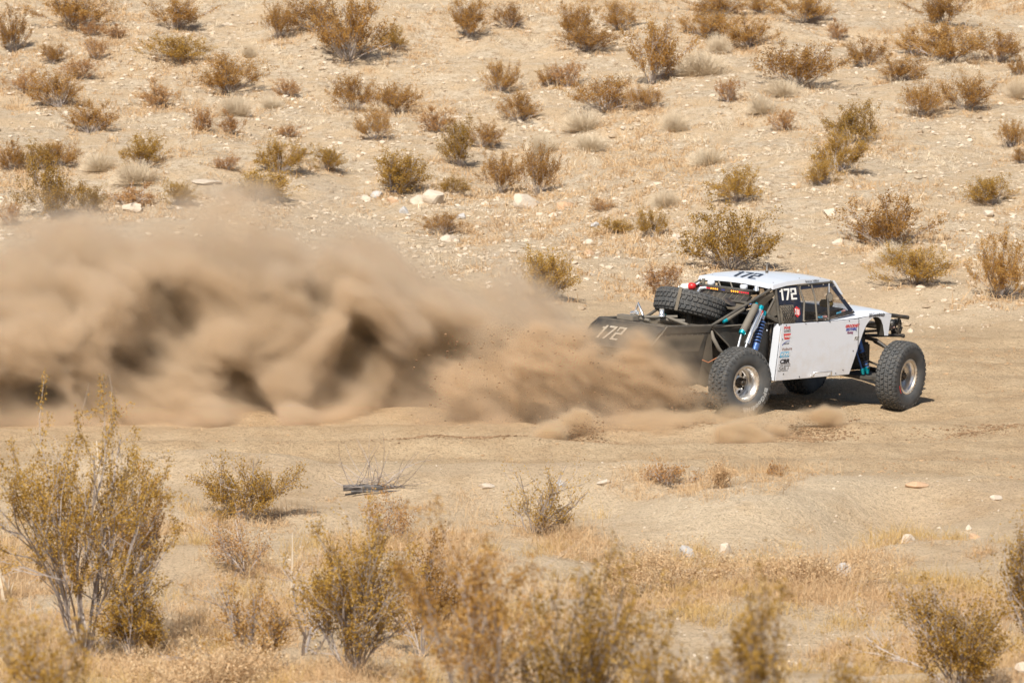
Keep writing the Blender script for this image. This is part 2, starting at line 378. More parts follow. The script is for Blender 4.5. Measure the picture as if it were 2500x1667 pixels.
# ---- wheels
def tyre_meshes():
    W = .165; RO = .488
    prof = [(.245, -.115), (.26, -.135), (.30, -.155), (.36, -.166), (.41, -.166), (.445, -.158), (.470, -.146), (.482, -.12), (RO, -.06), (RO + .001, 0), (RO, .06), (.482, .12), (.470, .146), (.445, .158), (.41, .166), (.36, .166), (.30, .155), (.26, .135), (.245, .115)]
    n = 72
    side = MB(); side.lathe(prof, n)
    vs = []; fs = []
    def rad(y): return np.interp(abs(y), [0, .06, .12, .150, .166], [RO + .001, RO, .482, .462, .42])
    def block(th0, y0, dth, dy, shear, hgt, taper=.8):
        o = len(vs)
        quad = [(-1, -1), (1, -1), (1, 1), (-1, 1)]
        for lay, (hh, k) in enumerate(((-.006, 1.0), (hgt, taper))):
            for a, b in quad:
                y = y0 + b * dy / 2 * k; th = th0 + (a * dth / 2 * k) + shear * b
                y = max(-.168, min(.168, y)); r_ = rad(y) + hh
                vs.append((r_ * math.cos(th), y, r_ * math.sin(th)))
        for f in ((3, 2, 1, 0), (4, 5, 6, 7), (0, 1, 5, 4), (1, 2, 6, 5), (2, 3, 7, 6), (3, 0, 4, 7)): fs.append(tuple(i + o for i in f))
    r0 = random.Random(3); K = 40
    for k in range(K):
        a = 2 * math.pi * k / K; st = 2 * math.pi / K
        for row, (y, off, sh) in enumerate(((-.099, .0, .018), (-.034, .5, -.018), (.034, 0.15, .018), (.099, .65, -.018))):
            block(a + off * st, y, st * .80, .056, sh, .0185)
        for sg, off in ((-1, .45), (1, .1)):
            block(a + off * st, sg * .143, st * (.82 if k % 2 else .66), .036, 0, .017)
            # shoulder lug running down the sidewall
            o = len(vs); w = st * (.36 if k % 2 else .27); long = .050 if k % 2 else .034
            for hh in (0, .009):
                for aa, (rr_, yy_) in ((-w, (.470, .150)), (w, (.470, .150)), (w * .8, (.470 - long, .162)), (-w * .8, (.470 - long, .162))):
                    th = a + off * st + aa; vs.append((rr_ * math.cos(th), sg * (yy_ + hh), rr_ * math.sin(th)))
            for f in ((3, 2, 1, 0), (4, 5, 6, 7), (0, 1, 5, 4), (1, 2, 6, 5), (2, 3, 7, 6), (3, 0, 4, 7)):
                fs.append(tuple(i + o for i in (f if sg > 0 else f[::-1])))
    tread = MB(); tread.add(vs, fs)
    return side, tread
_side, _tread = tyre_meshes()
def rim_parts(sgn, parent):
    """outer face towards local -Y"""
    ring = MB()
    ring.lathe([(.214, -.098), (.216, -.125), (.222, -.131), (.262, -.131), (.268, -.124), (.268, -.112)], 48)
    for k in range(28):
        a = 2 * math.pi * k / 28; ring.tube([(.242 * math.cos(a), -.128, .242 * math.sin(a)), (.242 * math.cos(a), -.139, .242 * math.sin(a))], .006, 6)
    ro = ring.build('beadlock_ring', M_RING, parent)
    b = MB(); b.lathe([(.222, -.118), (.213, -.100), (.200, -.085), (.190, -.05), (.186, .03), (.21, .10), (.245, .12)], 48)
    # dished centre with eight windows
    n = 64; P = []
    for i in range(n):
        a = 2 * math.pi * i / n
        P.append(a)
    vs = []; fs = []
    rings = [(.187, .045), (.155, .035), (.105, .02), (.082, .012), (.05, .01)]
    for r_, h in rings:
        for a in P: vs.append((r_ * math.cos(a), h, r_ * math.sin(a)))
    for q in range(len(rings) - 1):
        for i in range(n):
            if q == 1 and (i % 8) in (1, 2, 3, 4): continue        # window openings
            j = (i + 1) % n; fs.append((q * n + i, (q + 1) * n + i, (q + 1) * n + j, q * n + j))
    b.add(vs, fs, True)
    b.build('rim', M_ALU, parent)
    h = MB(); h.lathe([(.0, -.085), (.035, -.085), (.042, -.075), (.045, -.03), (.075, -.03), (.078, .02), (.16, .058), (.185, .06)], 24)
    for k in range(8):
        a = 2 * math.pi * (k + .5) / 8; h.tube([(.064 * math.cos(a), -.025, .064 * math.sin(a)), (.064 * math.cos(a), -.052, .064 * math.sin(a))], .010, 6)
    h.build('hub', simple_mat('dark_hub', (.03, .028, .026), (.10, .08, .06), 30, .4, .5, dust=.3) if 'dark_hub' not in bpy.data.materials else bpy.data.materials['dark_hub'], parent)
wheel_proto = None
def wheel(name, loc, yaw, camber, spin, flip=False, lettering=None, partname='wheel'):
    w = empty(partname); w.parent = buggy
    w.rotation_mode = 'QUATERNION'
    m = Matrix.Rotation(R(yaw), 4, 'Z') @ Matrix.Rotation(R(camber), 4, 'X')
    if flip: m = m @ Matrix.Rotation(math.pi, 4, 'Z')
    m = m @ Matrix.Rotation(R(spin), 4, 'Y')
    w.rotation_quaternion = m.to_quaternion(); w.location = loc; w.scale = (1.025, 1.02, 1.025)
    global wheel_proto
    if wheel_proto is None:
        _side.build('sidewall', M_SIDE, w); _tread.build('tread', M_RUB, w)
        rim_parts(-1, w); wheel_proto = [c.data for c in (w.children if w.children else [])] or True
        wheel_proto = [(o.name.split('.')[0], o.data) for o in COL.objects if o.parent == w]
    else:
        for nm, da in wheel_proto:
            o = bpy.data.objects.new(nm, da); COL.objects.link(o); o.parent = w
    return w
w_rr = wheel('w', (-.04, -.985, .492), 0, 0, 8)
w_fr = wheel('w', (3.27, -1.0, .395), 15, 2, 31)
w_rl = wheel('w', (-.04, .985, .50), 0, 0, 51, True)
w_fl = wheel('w', (3.27, 1.0, .42), 15, -2, 71, True)
for w_ in (w_rr,):
    # letters stand round the sidewall, tops outward; the word runs clockwise from the right to the bottom left
    text('tyre_lettering', 'BFGoodrich', M_TXTO, (0, 0, 0), (1, 0, 0), (0, 0, 1), .062, w_, bold=.05, sx=1.15, off=.1675, arc=((0, 0, 0), .340, R(-4)), sp=1.12)
red = MB()
for k in range(5):
    a = R(-112 - 4.2 * k); red.box((.335 * math.cos(a), -.1665, .335 * math.sin(a)), (.015, .004, .026), Matrix.Rotation(-a, 3, 'Y'))
red.build('sidewall_stamp', M_TXTR, w_fr)

# ---- bodywork
def body(name, pts, y, th, mat, bevel=.004, parent=buggy, **kw):
    return MB().prism([(x, y, z) for x, z in pts], (0, th, 0)).build(name, mat, parent, bevel, **kw)
DOOR = [(.807, .452), (2.334, .456), (2.44, .69), (2.497, .825), (2.497, 1.262), (1.819, 1.262), (.915, 1.272)]
FEND = [(2.503, .84), (2.544, .926), (2.60, 1.05), (2.665, 1.16), (2.73, 1.225), (2.79, 1.262), (2.856, 1.275), (2.925, 1.26), (2.98, 1.215), (3.025, 1.13), (3.05, 1.03), (3.056, .985), (3.134, .980), (3.16, 1.15), (3.187, 1.30), (3.05, 1.318), (2.9, 1.325), (2.503, 1.262)]
door = {}
for s in (-1, 1):
    d = body('door', DOOR, s * .85, -s * .012, M_DOOR); door[s] = d
    fe = body('fender', FEND, s * .85, -s * .014, M_WHITE)
    if s < 0: fender = fe
    # inner lip of the wheel arch
    lip = MB(); P = []
    for (x, z) in FEND[1:12]: P.append([(x, s * .845, z), (x, s * .70, z - .0)])
    lip.grid(P); lip.build('wheel_arch_lip', M_BLACKP, buggy)
# shoulder and hood as one crowned skin
def hood_z(x, y):
    a = abs(y)
    edge = np.interp(x, [1.82, 2.1, 2.45, 2.75, 3.05, 3.19], [1.268, 1.270, 1.276, 1.30, 1.318, 1.302])
    crown = np.interp(x, [1.82, 2.1, 2.45, 2.9, 3.10, 3.19], [1.29, 1.35, 1.415, 1.395, 1.375, 1.32])
    sh = np.interp(x, [1.82, 2.1, 2.45, 2.75, 3.1, 3.19], [1.272, 1.318, 1.365, 1.368, 1.350, 1.306])
    if a > .74: t = (a - .74) / .11; return sh + (edge - sh) * t ** 1.6
    return sh + (crown - sh) * (1 - (a / .74) ** 2)
hd = MB()
ysA = [-.85, -.845, -.83, -.80, -.77, -.74, -.68, -.55, -.35, -.12, .12, .35, .55, .68, .74, .77, .80, .83, .845, .85]
xsA = np.linspace(2.40, 3.19, 16)
hd.grid([[(x, y, hood_z(x, y)) for y in ysA] for x in xsA][::-1])
hd.add([(3.19, y, hood_z(3.19, y)) for y in ysA] + [(3.175, y, hood_z(3.19, y) - .09) for y in ysA], [(i, i + len(ysA), i + 1 + len(ysA), i + 1) for i in range(len(ysA) - 1)], True)
hood = hd.build('hood', M_WHITE, buggy)
for s in (-1, 1):
    sh = MB(); yy_ = [.85, .845, .83, .80, .77, .745, .72]
    G_ = [[(x, s * (y if x > 2.05 else y + 0), hood_z(x, y)) for y in yy_] for x in np.linspace(1.82, 2.40, 12)]
    sh.grid(G_ if s < 0 else G_[::-1]); sh.build('body_shoulder', M_WHITE, buggy)
    MB().box((2.5, s * .854, 1.05), (.006, .004, .42)).build('door_seam', M_TXTG, door[s])
    st = MB()
    st.tube([(1.545, s * .85, .48), (1.545, s * .90, .485), (1.545, s * .905, .535), (1.91, s * .905, .53), (1.91, s * .90, .48), (1.91, s * .85, .475)], .012, 8)
    st.build('step_handle', M_ALU, door[s])
    for x, z in ((.88, .80), (.93, 1.05), (1.30, .485), (2.05, .49), (2.40, .80), (2.45, 1.10), (1.4, 1.25), (2.3, 1.245), (.97, .545), (2.20, .53), (1.9, 1.25), (1.0, 1.25)):
        MB().tube([(x, s * .85, z), (x, s * .857, z)], .008, 8).build('door_bolt', M_TXTK, door[s])
# roof skin
def roof_z(x, y):
    c = np.interp(x, [.79, 1.1, 1.45, 1.85, 2.10], [1.868, 1.905, 1.918, 1.902, 1.872]); hw = np.interp(x, [.79, 2.1], [.765, .645])
    return c - .035 * (abs(y) / hw) ** 2
def hwid(x): return float(np.interp(x, [.79, 2.1], [.765, .645]))
rf = MB(); us = np.linspace(-1, 1, 15); xr = np.linspace(.79, 2.10, 14)
rf.grid([[(x, u * hwid(x), roof_z(x, u * hwid(x))) for u in us] for x in xr][::-1])
rim_pts = [(x, -hwid(x), roof_z(x, hwid(x))) for x in xr] + [(2.10, u * hwid(2.10), roof_z(2.10, u * hwid(2.1))) for u in us[1:]] + [(x, hwid(x), roof_z(x, hwid(x))) for x in xr[::-1][1:]] + [(.79, u * hwid(.79), roof_z(.79, u * hwid(.79))) for u in us[::-1][1:]]
low = []
for x, y, z in rim_pts:
    out_ = .012 if abs(abs(y) - hwid(x)) < 1e-6 else 0
    low.append((x - (.012 if x < .8 else 0), y + math.copysign(out_, y), z - (.062 if x < .8 else .058)))
n_ = len(rim_pts)
rf.add(rim_pts + low, [(i, i + n_, (i + 1) % n_ + n_, (i + 1) % n_) for i in range(n_ - 1)])
roof = rf.build('roof', M_WHITE, buggy)
# underside of the roof, a thin dark liner
MB().grid([[(x, u * hwid(x) * .985, roof_z(x, u * hwid(x)) - .02) for u in us] for x in xr]).build('roof_liner', M_BLACK, buggy)
for x, y in ((.92, .62), (.90, -.66), (1.98, .5), (1.98, -.54), (1.45, -.64), (1.45, .62)):
    MB().tube([(x, y, roof_z(x, y) - .002), (x, y, roof_z(x, y) + .006)], .010, 8).build('roof_bolt', M_TXTG, roof)
# ---- number 172 in slanted block digits
def digits(mat, o, rt, up, w, h, t, slant, parent, gap=.28, off=.003, name='number'):
    o, rt, up = V(o), V(rt).normalized(), V(up).normalized(); n_ = rt.cross(up); x0 = 0
    def q(x, y): return o + rt * (x + slant * y) + up * y + n_ * off
    shapes = {'1': ([[(.35, 0), (.35 + 1, 0), (1.35, 1), (.35, 1)]], .9), '7': None, '2': None}
    def rect(mb, a, b, c, d):     # x0,y0,x1,y1 in metres
        mb.add([q(x0 + a, b), q(x0 + c, b), q(x0 + c, d), q(x0 + a, d)], [(0, 1, 2, 3)])
    for ch in '172':
        mb = MB()
        if ch == '1': rect(mb, w * .25, 0, w * .25 + t, h); rect(mb, 0, h * .74, w * .25, h * .86); adv = w * .25 + t
        if ch == '7': rect(mb, 0, h - t * .8, w, h); mb.add([q(x0 + w * .28, 0), q(x0 + w * .28 + t, 0), q(x0 + w, h - t * .8), q(x0 + w - t, h - t * .8)], [(0, 1, 2, 3)]); adv = w
        if ch == '2':
            e = h / 2
            rect(mb, 0, h - t * .7, w, h); rect(mb, w - t, e, w, h - t * .7); rect(mb, 0, e - t * .35, w - t, e + t * .35); rect(mb, w - t, e - t * .35, w, e)
            rect(mb, 0, t * .7, t, e - t * .35); rect(mb, 0, 0, w, t * .7); rect(mb, 0, h * .66, t * .7, h - t * .7); adv = w
        mb.build('digit', mat, parent)
        x0 += adv + w * gap
rz = 1.9
# roof number: read from behind, foreshortened
o_ = V((.86, .17, 0)); o_.z = roof_z(.86, .1) + .004
digits(M_NAVY, o_, (0, -1, 0), V((.36, 0, roof_z(1.28, 0) - roof_z(.92, 0))), .165, .37, .055, -.5, roof, .2, .010)
M_FADED = simple_mat('dusty_white_vinyl', (.42, .39, .33), (.30, .26, .20), 8, .7, dust=.5)
digits(M_FADED, (-1.545, .47, 1.075), (0, -1, 0), (.28, 0, .26), .155, .25, .045, .12, buggy, .25, .022)

# ---- side windows
def plane_y(z): return -.845 + (z - 1.27) * (.115 / .54)      # leans inward
def SW(pts, s=1, off=0): return [(x, -s * (plane_y(z) - off) * -1 if False else s * (plane_y(z) - off), z) for x, z in pts]
for s in (1, -1):           # s=1 right (-Y) side
    def W(pts, off=0): return [(x, s * (plane_y(z) - off), z) for x, z in pts]
    win = MB().prism(W([(1.33, 1.79), (2.03, 1.805), (2.42, 1.355), (2.15, 1.315), (1.83, 1.285), (1.33, 1.285)]), (0, s * .004, 0)).build('side_window', M_GLASS, buggy)
    MB().tube(W([(1.33, 1.80), (2.03, 1.815)], .004), .018, 8).build('window_rail', M_TUBE, win)
    MB().prism(W([(1.33, 1.80), (1.36, 1.74), (1.98, 1.755), (2.03, 1.81)], .006), (0, -s * .002, 0)).build('window_border', M_NAVY, win)
    MB().prism(W([(2.03, 1.81), (1.985, 1.755), (2.32, 1.375), (2.435, 1.355)], .006), (0, -s * .002, 0)).build('window_border', M_NAVY, win)
    MB().prism(W([(1.33, 1.285), (1.33, 1.30), (1.60, 1.30), (1.60, 1.37), (1.83, 1.37), (1.84, 1.30), (2.13, 1.375), (2.33, 1.40), (2.435, 1.355), (2.15, 1.318), (1.83, 1.278)], .005), (0, -s * .002, 0)).build('window_border', M_BLACK, win)
    cen = MB().tube(W([(1.60, 1.80), (1.645, 1.6), (1.63, 1.28)], .01), .014, 8).build('window_strap', M_GREY, win)
    MB().tube(W([(1.36, 1.77), (1.42, 1.55), (1.36, 1.285)], .0), .016, 8).build('window_strap', M_GREY, win)
    MB().tube(W([(1.965, 1.80), (1.90, 1.60), (1.87, 1.28)], .012), .015, 8).build('window_post', M_TUBE, win)
    MB().tube(W([(1.955, 1.80), (1.93, 1.66)], .022), .009, 8).build('mirror_stalk', M_CHROME, win)
    if s > 0:
        pan = MB()
        pan.prism(W([(.90, 1.79), (1.34, 1.795), (1.36, 1.275), (1.20, 1.275), (1.20, 1.46), (1.14, 1.535), (.895, 1.545)], .002), (0, .008, 0))
        pn = pan.build('number_panel', M_NAVY, buggy)
        wp = (.937, plane_y(1.605) - .004, 1.605)
        digits(M_TXTW, wp, (1, 0, 0), (0, .115, .54), .118, .168, .036, .0, pn, .16, .006)
        # hexagonal red emblem with slanted white bars
        e = MB(); c = V((1.245, plane_y(1.43) - .008, 1.43)); rt = V((1, 0, 0)); up_ = V((0, .115, .54)).normalized()
        e.add([c + rt * .068 * math.sin(R(60 * k)) + up_ * .082 * math.cos(R(60 * k)) for k in range(6)], [(5, 4, 3, 2, 1, 0)]); e.build('emblem', M_TXTR, pn)
        e = MB()
        for k in (-1, 0, 1): e.add([c + V((0, -.002, 0)) + rt * (k * .032 + a * .009 + b * .008) + up_ * (b * .04 - k * .008) for a, b in ((-1, -1), (1, -1), (1, 1), (-1, 1))], [(0, 1, 2, 3)])
        e.build('emblem_mark', M_TXTW, pn)
        # cargo net bulging out of the opening
        g = []; r0 = random.Random(5)
        for i in range(9):
            row = []
            for j in range(10):
                x = .905 + .29 * i / 8; z = 1.275 + .26 * j / 9; row.append((x, plane_y(z) - .005 - .03 * math.sin(math.pi * i / 8) * math.sin(math.pi * j / 9) + r0.uniform(-.006, .006) + .0, z))
            g.append(row)
        MB().grid(g, True).build('cargo_bag', M_NET, pn)
        nt_ = MB()
        for k in range(-3, 8):
            for sg in (1, -1):
                a = .90 + .045 * k if sg > 0 else 1.2 - .045 * k
                pts = [(a + sg * t * .16, plane_y(1.28 + t * .25) - .035 * math.sin(math.pi * min(1, t)) - .008, 1.28 + t * .25) for t in (0, .33, .66, 1)]
                pts = [p for p in pts if .90 < p[0] < 1.19]
                if len(pts) > 1: nt_.tube(pts, .004, 4)
        nt_.build('cargo_net', M_BLACK, pn)
        # lettering on the window border
        text('window_lettering', 'PROE', M_TXTC, (1.645, plane_y(1.315) - .009, 1.317), (1, 0, .02), (0, .115, .54), .026, win, .1, .03, sx=1.2)
        text('window_lettering', 'TYRE', M_TXTPK, (1.745, plane_y(1.32) - .009, 1.320), (1, 0, .02), (0, .115, .54), .026, win, .1, .03, sx=1.2)
        text('window_lettering', 'PROE', M_TXTC, (2.04, plane_y(1.345) - .010, 1.352), (1, .02, .22), (0, .115, .54), .026, win, .1, .03, sx=1.2)
        text('window_lettering', 'TYRE', M_TXTPK, (2.135, plane_y(1.365) - .010, 1.373), (1, .02, .22), (0, .115, .54), .026, win, .1, .03, sx=1.2)
        mc = V((1.925, -.80, 1.605)); mm = Matrix.Rotation(R(-25), 3, 'Z')
        MB().lathe([(.0, -.012), (.045, -.012), (.052, -.004), (.052, .008), (.0, .012)], 24, mc, mm @ Matrix.Diagonal((1, 1, 1.35))).build('mirror', M_BLACK, win)
        MB().lathe([(.0, -.0135), (.043, -.0135)], 24, mc, mm @ Matrix.Diagonal((1, 1, 1.35))).build('mirror_glass', M_GREY, win)
        MB().tube([(1.92, -.79, 1.53), (1.90, -.83, 1.30)], .01, 8).build('mirror_stalk', M_CHROME, win)
    for x, z in ((1.36, 1.785), (1.54, 1.79), (1.84, 1.79), (2.06, 1.76), (2.22, 1.57), (2.38, 1.385), (1.37, 1.295), (1.86, 1.30), (1.80, 1.29)):
        p = V((x, s * (plane_y(z) - .01), z)); MB().tube([p, p + V((0, -s * .008, 0))], .009, 8).build('window_bolt', M_CHROME, win)
# windscreen surround and dash
MB().prism([(2.10, -.62, 1.80), (2.10, .62, 1.80), (2.13, .63, 1.765), (2.13, -.63, 1.765)], (.01, 0, .01)).build('windscreen_rail', M_BLACK, buggy)
for s in (-1, 1):
    MB().prism([(2.095, s * .66, 1.83), (2.14, s * .665, 1.83), (2.30, s * .69, 1.62), (2.25, s * .69, 1.62)], (0, s * .02, 0)).build('pillar_cap', M_WHITE, buggy)
    MB().tube([(2.06, s * .66, 1.82), (2.44, s * .735, 1.37)], .022, 10).build('windscreen_pillar', M_TUBE, buggy)
MB().prism([(2.42, -.6, 1.40), (2.05, -.6, 1.34), (2.05, .6, 1.34), (2.42, .6, 1.41)], (0, 0, -.03)).build('dashboard', M_BLACK, buggy)
MB().lathe([(.0, -.06), (.09, -.05), (.11, 0), (.08, .05), (0, .06)], 12, (2.22, -.45, 1.47), Matrix.Rotation(R(90), 3, 'X')).build('gauge_pod', M_YEL, buggy)
MB().tube([(2.02 + .0, .36 + .17 * math.cos(a), 1.38 + .16 * math.sin(a)) for a in np.linspace(0, 2 * math.pi, 20)], .014, 6).build('steering_wheel', M_BLACK, buggy)
# ---- roll cage and chassis tubes
def tubes(pairs, r, mat=M_TUBE, name='cage_tube', both=True):
    for pts in pairs:
        for s in ((1, -1) if both else (1,)):
            MB().tube([(x, s * y, z) for x, y, z in pts], r, 10).build(name, mat, buggy)
tubes([[(.86, -.745, 1.80), (.895, -.825, 1.27)], [(.84, -.735, 1.795), (-.34, -.68, 1.30)], [(.48, -.70, 1.62), (.69, -.71, 1.40), (.93, -.77, 1.29)],
       [(-.34, -.69, 1.30), (-1.26, -.69, 1.33)], [(.40, -.62, 1.26), (-.34, -.62, 1.28)]], .022)
tubes([[(.87, -.745, 1.66), (.74, -.71, 1.42)], [(.86, -.735, 1.78), (2.06, -.62, 1.80)], [(-.42, -.64, 1.27), (-.62, -.62, .50)], [(-.2, -.55, .47), (2.4, -.6, .44)], [(2.44, -.62, 1.34), (3.1, -.55, 1.28)]], .019)
tubes([[(.82, -.72, 1.78), (.82, .72, 1.78)], [(2.07, -.62, 1.80), (2.07, .62, 1.80)], [(-1.26, -.69, 1.33), (-1.26, .69, 1.33)], [(.45, -.62, 1.575), (.45, .62, 1.585)], [(-.34, -.66, 1.27), (-.34, .66, 1.27)],
       [(.85, -.7, 1.34), (.85, .7, 1.34)], [(.45, -.62, 1.575), (.55, -.68, 1.66)], [(.84, .5, 1.76), (.45, .1, 1.58)]], .019, both=False)
# gusset plates by the rear roof corner
for s in (-1, 1):
    MB().prism([(.86, s * .735, 1.76), (.42, s * .70, 1.60), (.50, s * .70, 1.55), (.64, s * .705, 1.52), (.875, s * .745, 1.70)], (0, s * .008, 0)).build('gusset', M_DUSTYP, buggy)
    MB().prism([(.88, s * .75, 1.63), (.80, s * .73, 1.50), (.74, s * .72, 1.41), (.80, s * .73, 1.36), (.885, s * .77, 1.40)], (0, s * .008, 0)).build('gusset', M_TUBE, buggy)
    MB().prism([(.62, s * .705, 1.42), (.90, s * .77, 1.285), (.925, s * .775, 1.335), (.70, s * .71, 1.43)], (0, s * .012, 0)).build('gusset', M_TUBE, buggy)
# deck tubes behind the spare
tubes([[(-1.02, .04, 1.37), (-.62, -.42, 1.36)], [(-1.06, -.02, 1.40), (-.66, -.30, 1.41)], [(-.78, -.20, 1.405), (-.82, -.69, 1.335)], [(-1.06, .15, 1.38), (-1.06, -.15, 1.36)]], .022, M_GREY, 'deck_tube', False)
# ---- rear bodywork
for s in (-1, 1):
    body('side_beam', [(-1.262, 1.335), (-.355, 1.30), (-.415, 1.205), (-1.44, 1.235)], s * .715, -s * .03, M_BLACKP, .006)
    p = body('side_panel', [(-1.44, 1.228), (-.42, 1.198), (-.46, 1.10), (-.62, .49), (-1.44, .555), (-1.68, .965)], s * .705, -s * .012, M_BLACKP)
    body('panel_inset', [(-1.46, 1.205), (-.50, 1.178), (-.61, .95), (-1.64, .985)], s * .709, -s * .003, M_DUSTYP, .002, p)
    body('edge_strip', [(-1.262, 1.338), (-1.235, 1.338), (-1.60, 1.01), (-1.64, 1.0)], s * .722, -s * .02, M_GREY, .003, p)
    for k in range(9): MB().box((-1.38 + .105 * k, s * .712, 1.214 - .003 * k), (.014, .006, .014)).build('rivet', M_GREY, p)
    # bulkhead beside the shocks
    b_ = body('bulkhead', [(-.30, 1.275), (.965, 1.27), (.80, .50), (.35, .50), (.03, 1.0)], s * .64, -s * .01, M_BLACKP)
    MB().tube([(-.30, s * .655, 1.275), (.96, s * .70, 1.275)], .012, 8).build('bulkhead_lip', M_GREY, b_)
    MB().tube([(-.30, s * .65, 1.26), (.03, s * .65, 1.0), (.30, s * .65, .62)], .013, 8).build('bulkhead_lip', M_GREY, b_)
    MB().tube([(.80, s * .65, 1.17), (.80, s * .66, 1.17)], .014, 8).build('bulkhead_bolt', M_CHROME, b_)
    MB().prism([(.915, s * .70, 1.27), (.805, s * .70, .46), (.80, s * .838, .455), (.91, s * .838, 1.27)], (-.012, 0, 0)).build('door_jamb', M_WHITE, buggy)
    body('skirt', [(-.36, 1.20), (-.42, 1.22), (-.62, .50), (-.42, .42), (-.30, .70)], s * .70, -s * .05, M_DUSTYP, .004)
    MB().tube([(-.39, s * .74, 1.23), (-.42, s * .80, 1.14), (-.34, s * .84, .98), (-.24, s * .84, .90)], [.016, .028, .028, .02], 10).build('limit_strap', M_GREY, buggy)
    MB().tube([(-.58, s * .75, .83), (-.50, s * .80, .79), (-.36, s * .84, .86)], .008, 6).build('brake_hose', M_ORANGE, buggy)
rp = MB().prism([(-1.262, -.70, 1.325), (-1.262, .70, 1.325), (-1.65, .70, .985), (-1.65, -.70, .985)], (-.008, 0, .009)).build('rear_panel', M_BLACKP, buggy, .003)
MB().prism([(-1.65, -.70, .975), (-1.65, .70, .975), (-1.44, .70, .55), (-1.44, -.70, .55)], (-.01, 0, -.003)).build('lower_rear_panel', M_BLACKP, buggy, .003)
MB().prism([(-1.25, -.67, 1.26), (-.34, -.66, 1.23), (-.34, .66, 1.23), (-1.25, .67, 1.26)], (0, 0, -.02)).build('rear_deck', M_DUSTYP, buggy)
MB().prism([(-1.0, .50, 1.32), (-.75, -.15, 1.36), (-.95, -.20, 1.345), (-1.2, .25, 1.32)], (0, 0, -.03)).build('deck_plate', M_DUSTYP, buggy)
MB().box((-1.2, .16, 1.385), (.12, .34, .07)).build('tool_box', M_GREY, buggy, .008)
jk = MB(); jk.tube([(-1.14, .10, 1.43), (-1.13, .02, 1.60), (-1.12, -.07, 1.43)], .018, 8); jk.tube([(-1.13, .16, 1.44), (-1.13, .03, 1.46)], .03, 8); jk.build('jack_head', M_CHROME, buggy)
cup = MB(); cup.tube([(-.90, -.23, 1.42), (-.90, -.23, 1.44), (-.90, -.23, 1.441), (-.90, -.23, 1.53)], [.045, .045, .034, .034], 16); cup.build('filler_neck', M_CHROME, buggy)
MB().prism([(-.3, -.64, .44), (2.4, -.68, .44), (2.4, .68, .44), (-.3, .64, .44)], (0, 0, -.02)).build('skid_plate', M_BLACK, buggy)
MB().prism([(-1.4, -.6, .56), (-.5, -.6, .50), (-.5, .6, .50), (-1.4, .6, .56)], (0, 0, -.02)).build('rear_skid', M_BLACK, buggy)
MB().tube([(-1.35, -.66, .50), (-.7, -.66, .47)], .02, 8).build('rear_skid_tube', M_GREY, buggy)
# cabin: floor wall, seats, far inner door
MB().prism([(.87, -.68, .46), (.87, .68, .46), (.87, .68, 1.32), (.87, -.68, 1.32)], (-.012, 0, 0)).build('firewall', M_BLACK, buggy)
for s in (-1, 1):
    se = MB(); se.box((1.30, s * .36, .72), (.50, .44, .14), Matrix.Rotation(R(-8), 3, 'Y')); se.box((1.06, s * .36, 1.05), (.12, .46, .68), Matrix.Rotation(R(-14), 3, 'Y')); se.box((.99, s * .36, 1.46), (.10, .30, .24), Matrix.Rotation(R(-12), 3, 'Y'))
    for q in (-1, 1): se.box((1.07, s * .36 + q * .2, 1.44), (.22, .035, .2)); 
    se.build('seat', M_BLACK, buggy, .025)
    MB().tube([(1.10, s * .36 - .1, 1.30), (1.20, s * .36 - .08, 1.0), (1.25, s * .36, .85)], .018, 6).build('harness', M_GREY, buggy)
MB().prism([(2.46, -.6, .46), (2.46, .6, .46), (2.46, .6, 1.36), (2.46, -.6, 1.36)], (.012, 0, 0)).build('footwell_wall', M_BLACK, buggy)
# radiator, fans, light bar and fittings behind the cab
rd = MB().prism([(.60, -.50, 1.665), (.60, .52, 1.675), (.50, .52, 1.585), (.50, -.50, 1.575)], (.05, 0, -.02)).build('radiator_shroud', M_BLACKP, buggy)
for k in range(8):
    y = .46 - .122 * k
    MB().prism([(.597, y + .003, 1.665), (.597, y - .003, 1.665), (.497, y - .003, 1.58), (.497, y + .003, 1.58)], (-.006, 0, .006)).build('shroud_rib', M_GREY, rd)
MB().prism([(.50, -.52, 1.57), (.50, .52, 1.58), (.30, .52, 1.50), (.30, -.52, 1.49)], (0, 0, -.015)).build('fan_tray', M_DUSTYP, buggy)
for y in (.18, -.32):
    MB().lathe([(0, -.005), (.13, -.004), (.135, .0)], 24, (.42, y, 1.565), Matrix.Rotation(R(-68), 3, 'X') @ Matrix.Identity(3)).build('fan', M_BLACK, buggy)
for y in (.0, -.25): MB().tube([(.44, y, 1.56), (.34, y + .02, 1.40)], .016, 8).build('strut', M_GREY, buggy)
MB().prism([(.44, -.03, 1.55), (.44, -.22, 1.55), (.36, -.16, 1.40), (.36, -.08, 1.40)], (-.01, 0, 0)).build('bracket', M_DUSTYP, buggy)
lb = MB().box((.60, .02, 1.70), (.05, 1.03, .052)).build('light_bar', M_BLACK, buggy, .006)
MB().box((.625, .02, 1.735), (.09, 1.06, .02)).build('light_bar_mount', M_TUBE, lb)
for k in range(24):
    y = .50 - .0425 * k
    if 9 <= k <= 14: continue
    m_ = M_LAMB if 5 <= k <= 8 or 15 <= k <= 18 else M_LRED
    MB().lathe([(.0, -.006), (.009, -.005), (.013, .0)], 10, (.574, y, 1.704), Matrix.Rotation(R(-90), 3, 'Z')).build('lamp', m_, lb)
text('light_bar_lettering', 'RIGID', M_TXTB, (.574, .07, 1.696), (0, -1, 0), (0, 0, 1), .02, lb, bold=.03, off=.003)
for y in (.40, -.28):
    MB().tube([(.68, y, 1.745), (.68, y, 1.755), (.68, y, 1.79), (.68, y, 1.80)], [.05, .056, .056, .046], 20).build('air_pump_cap', M_WHITE, buggy)
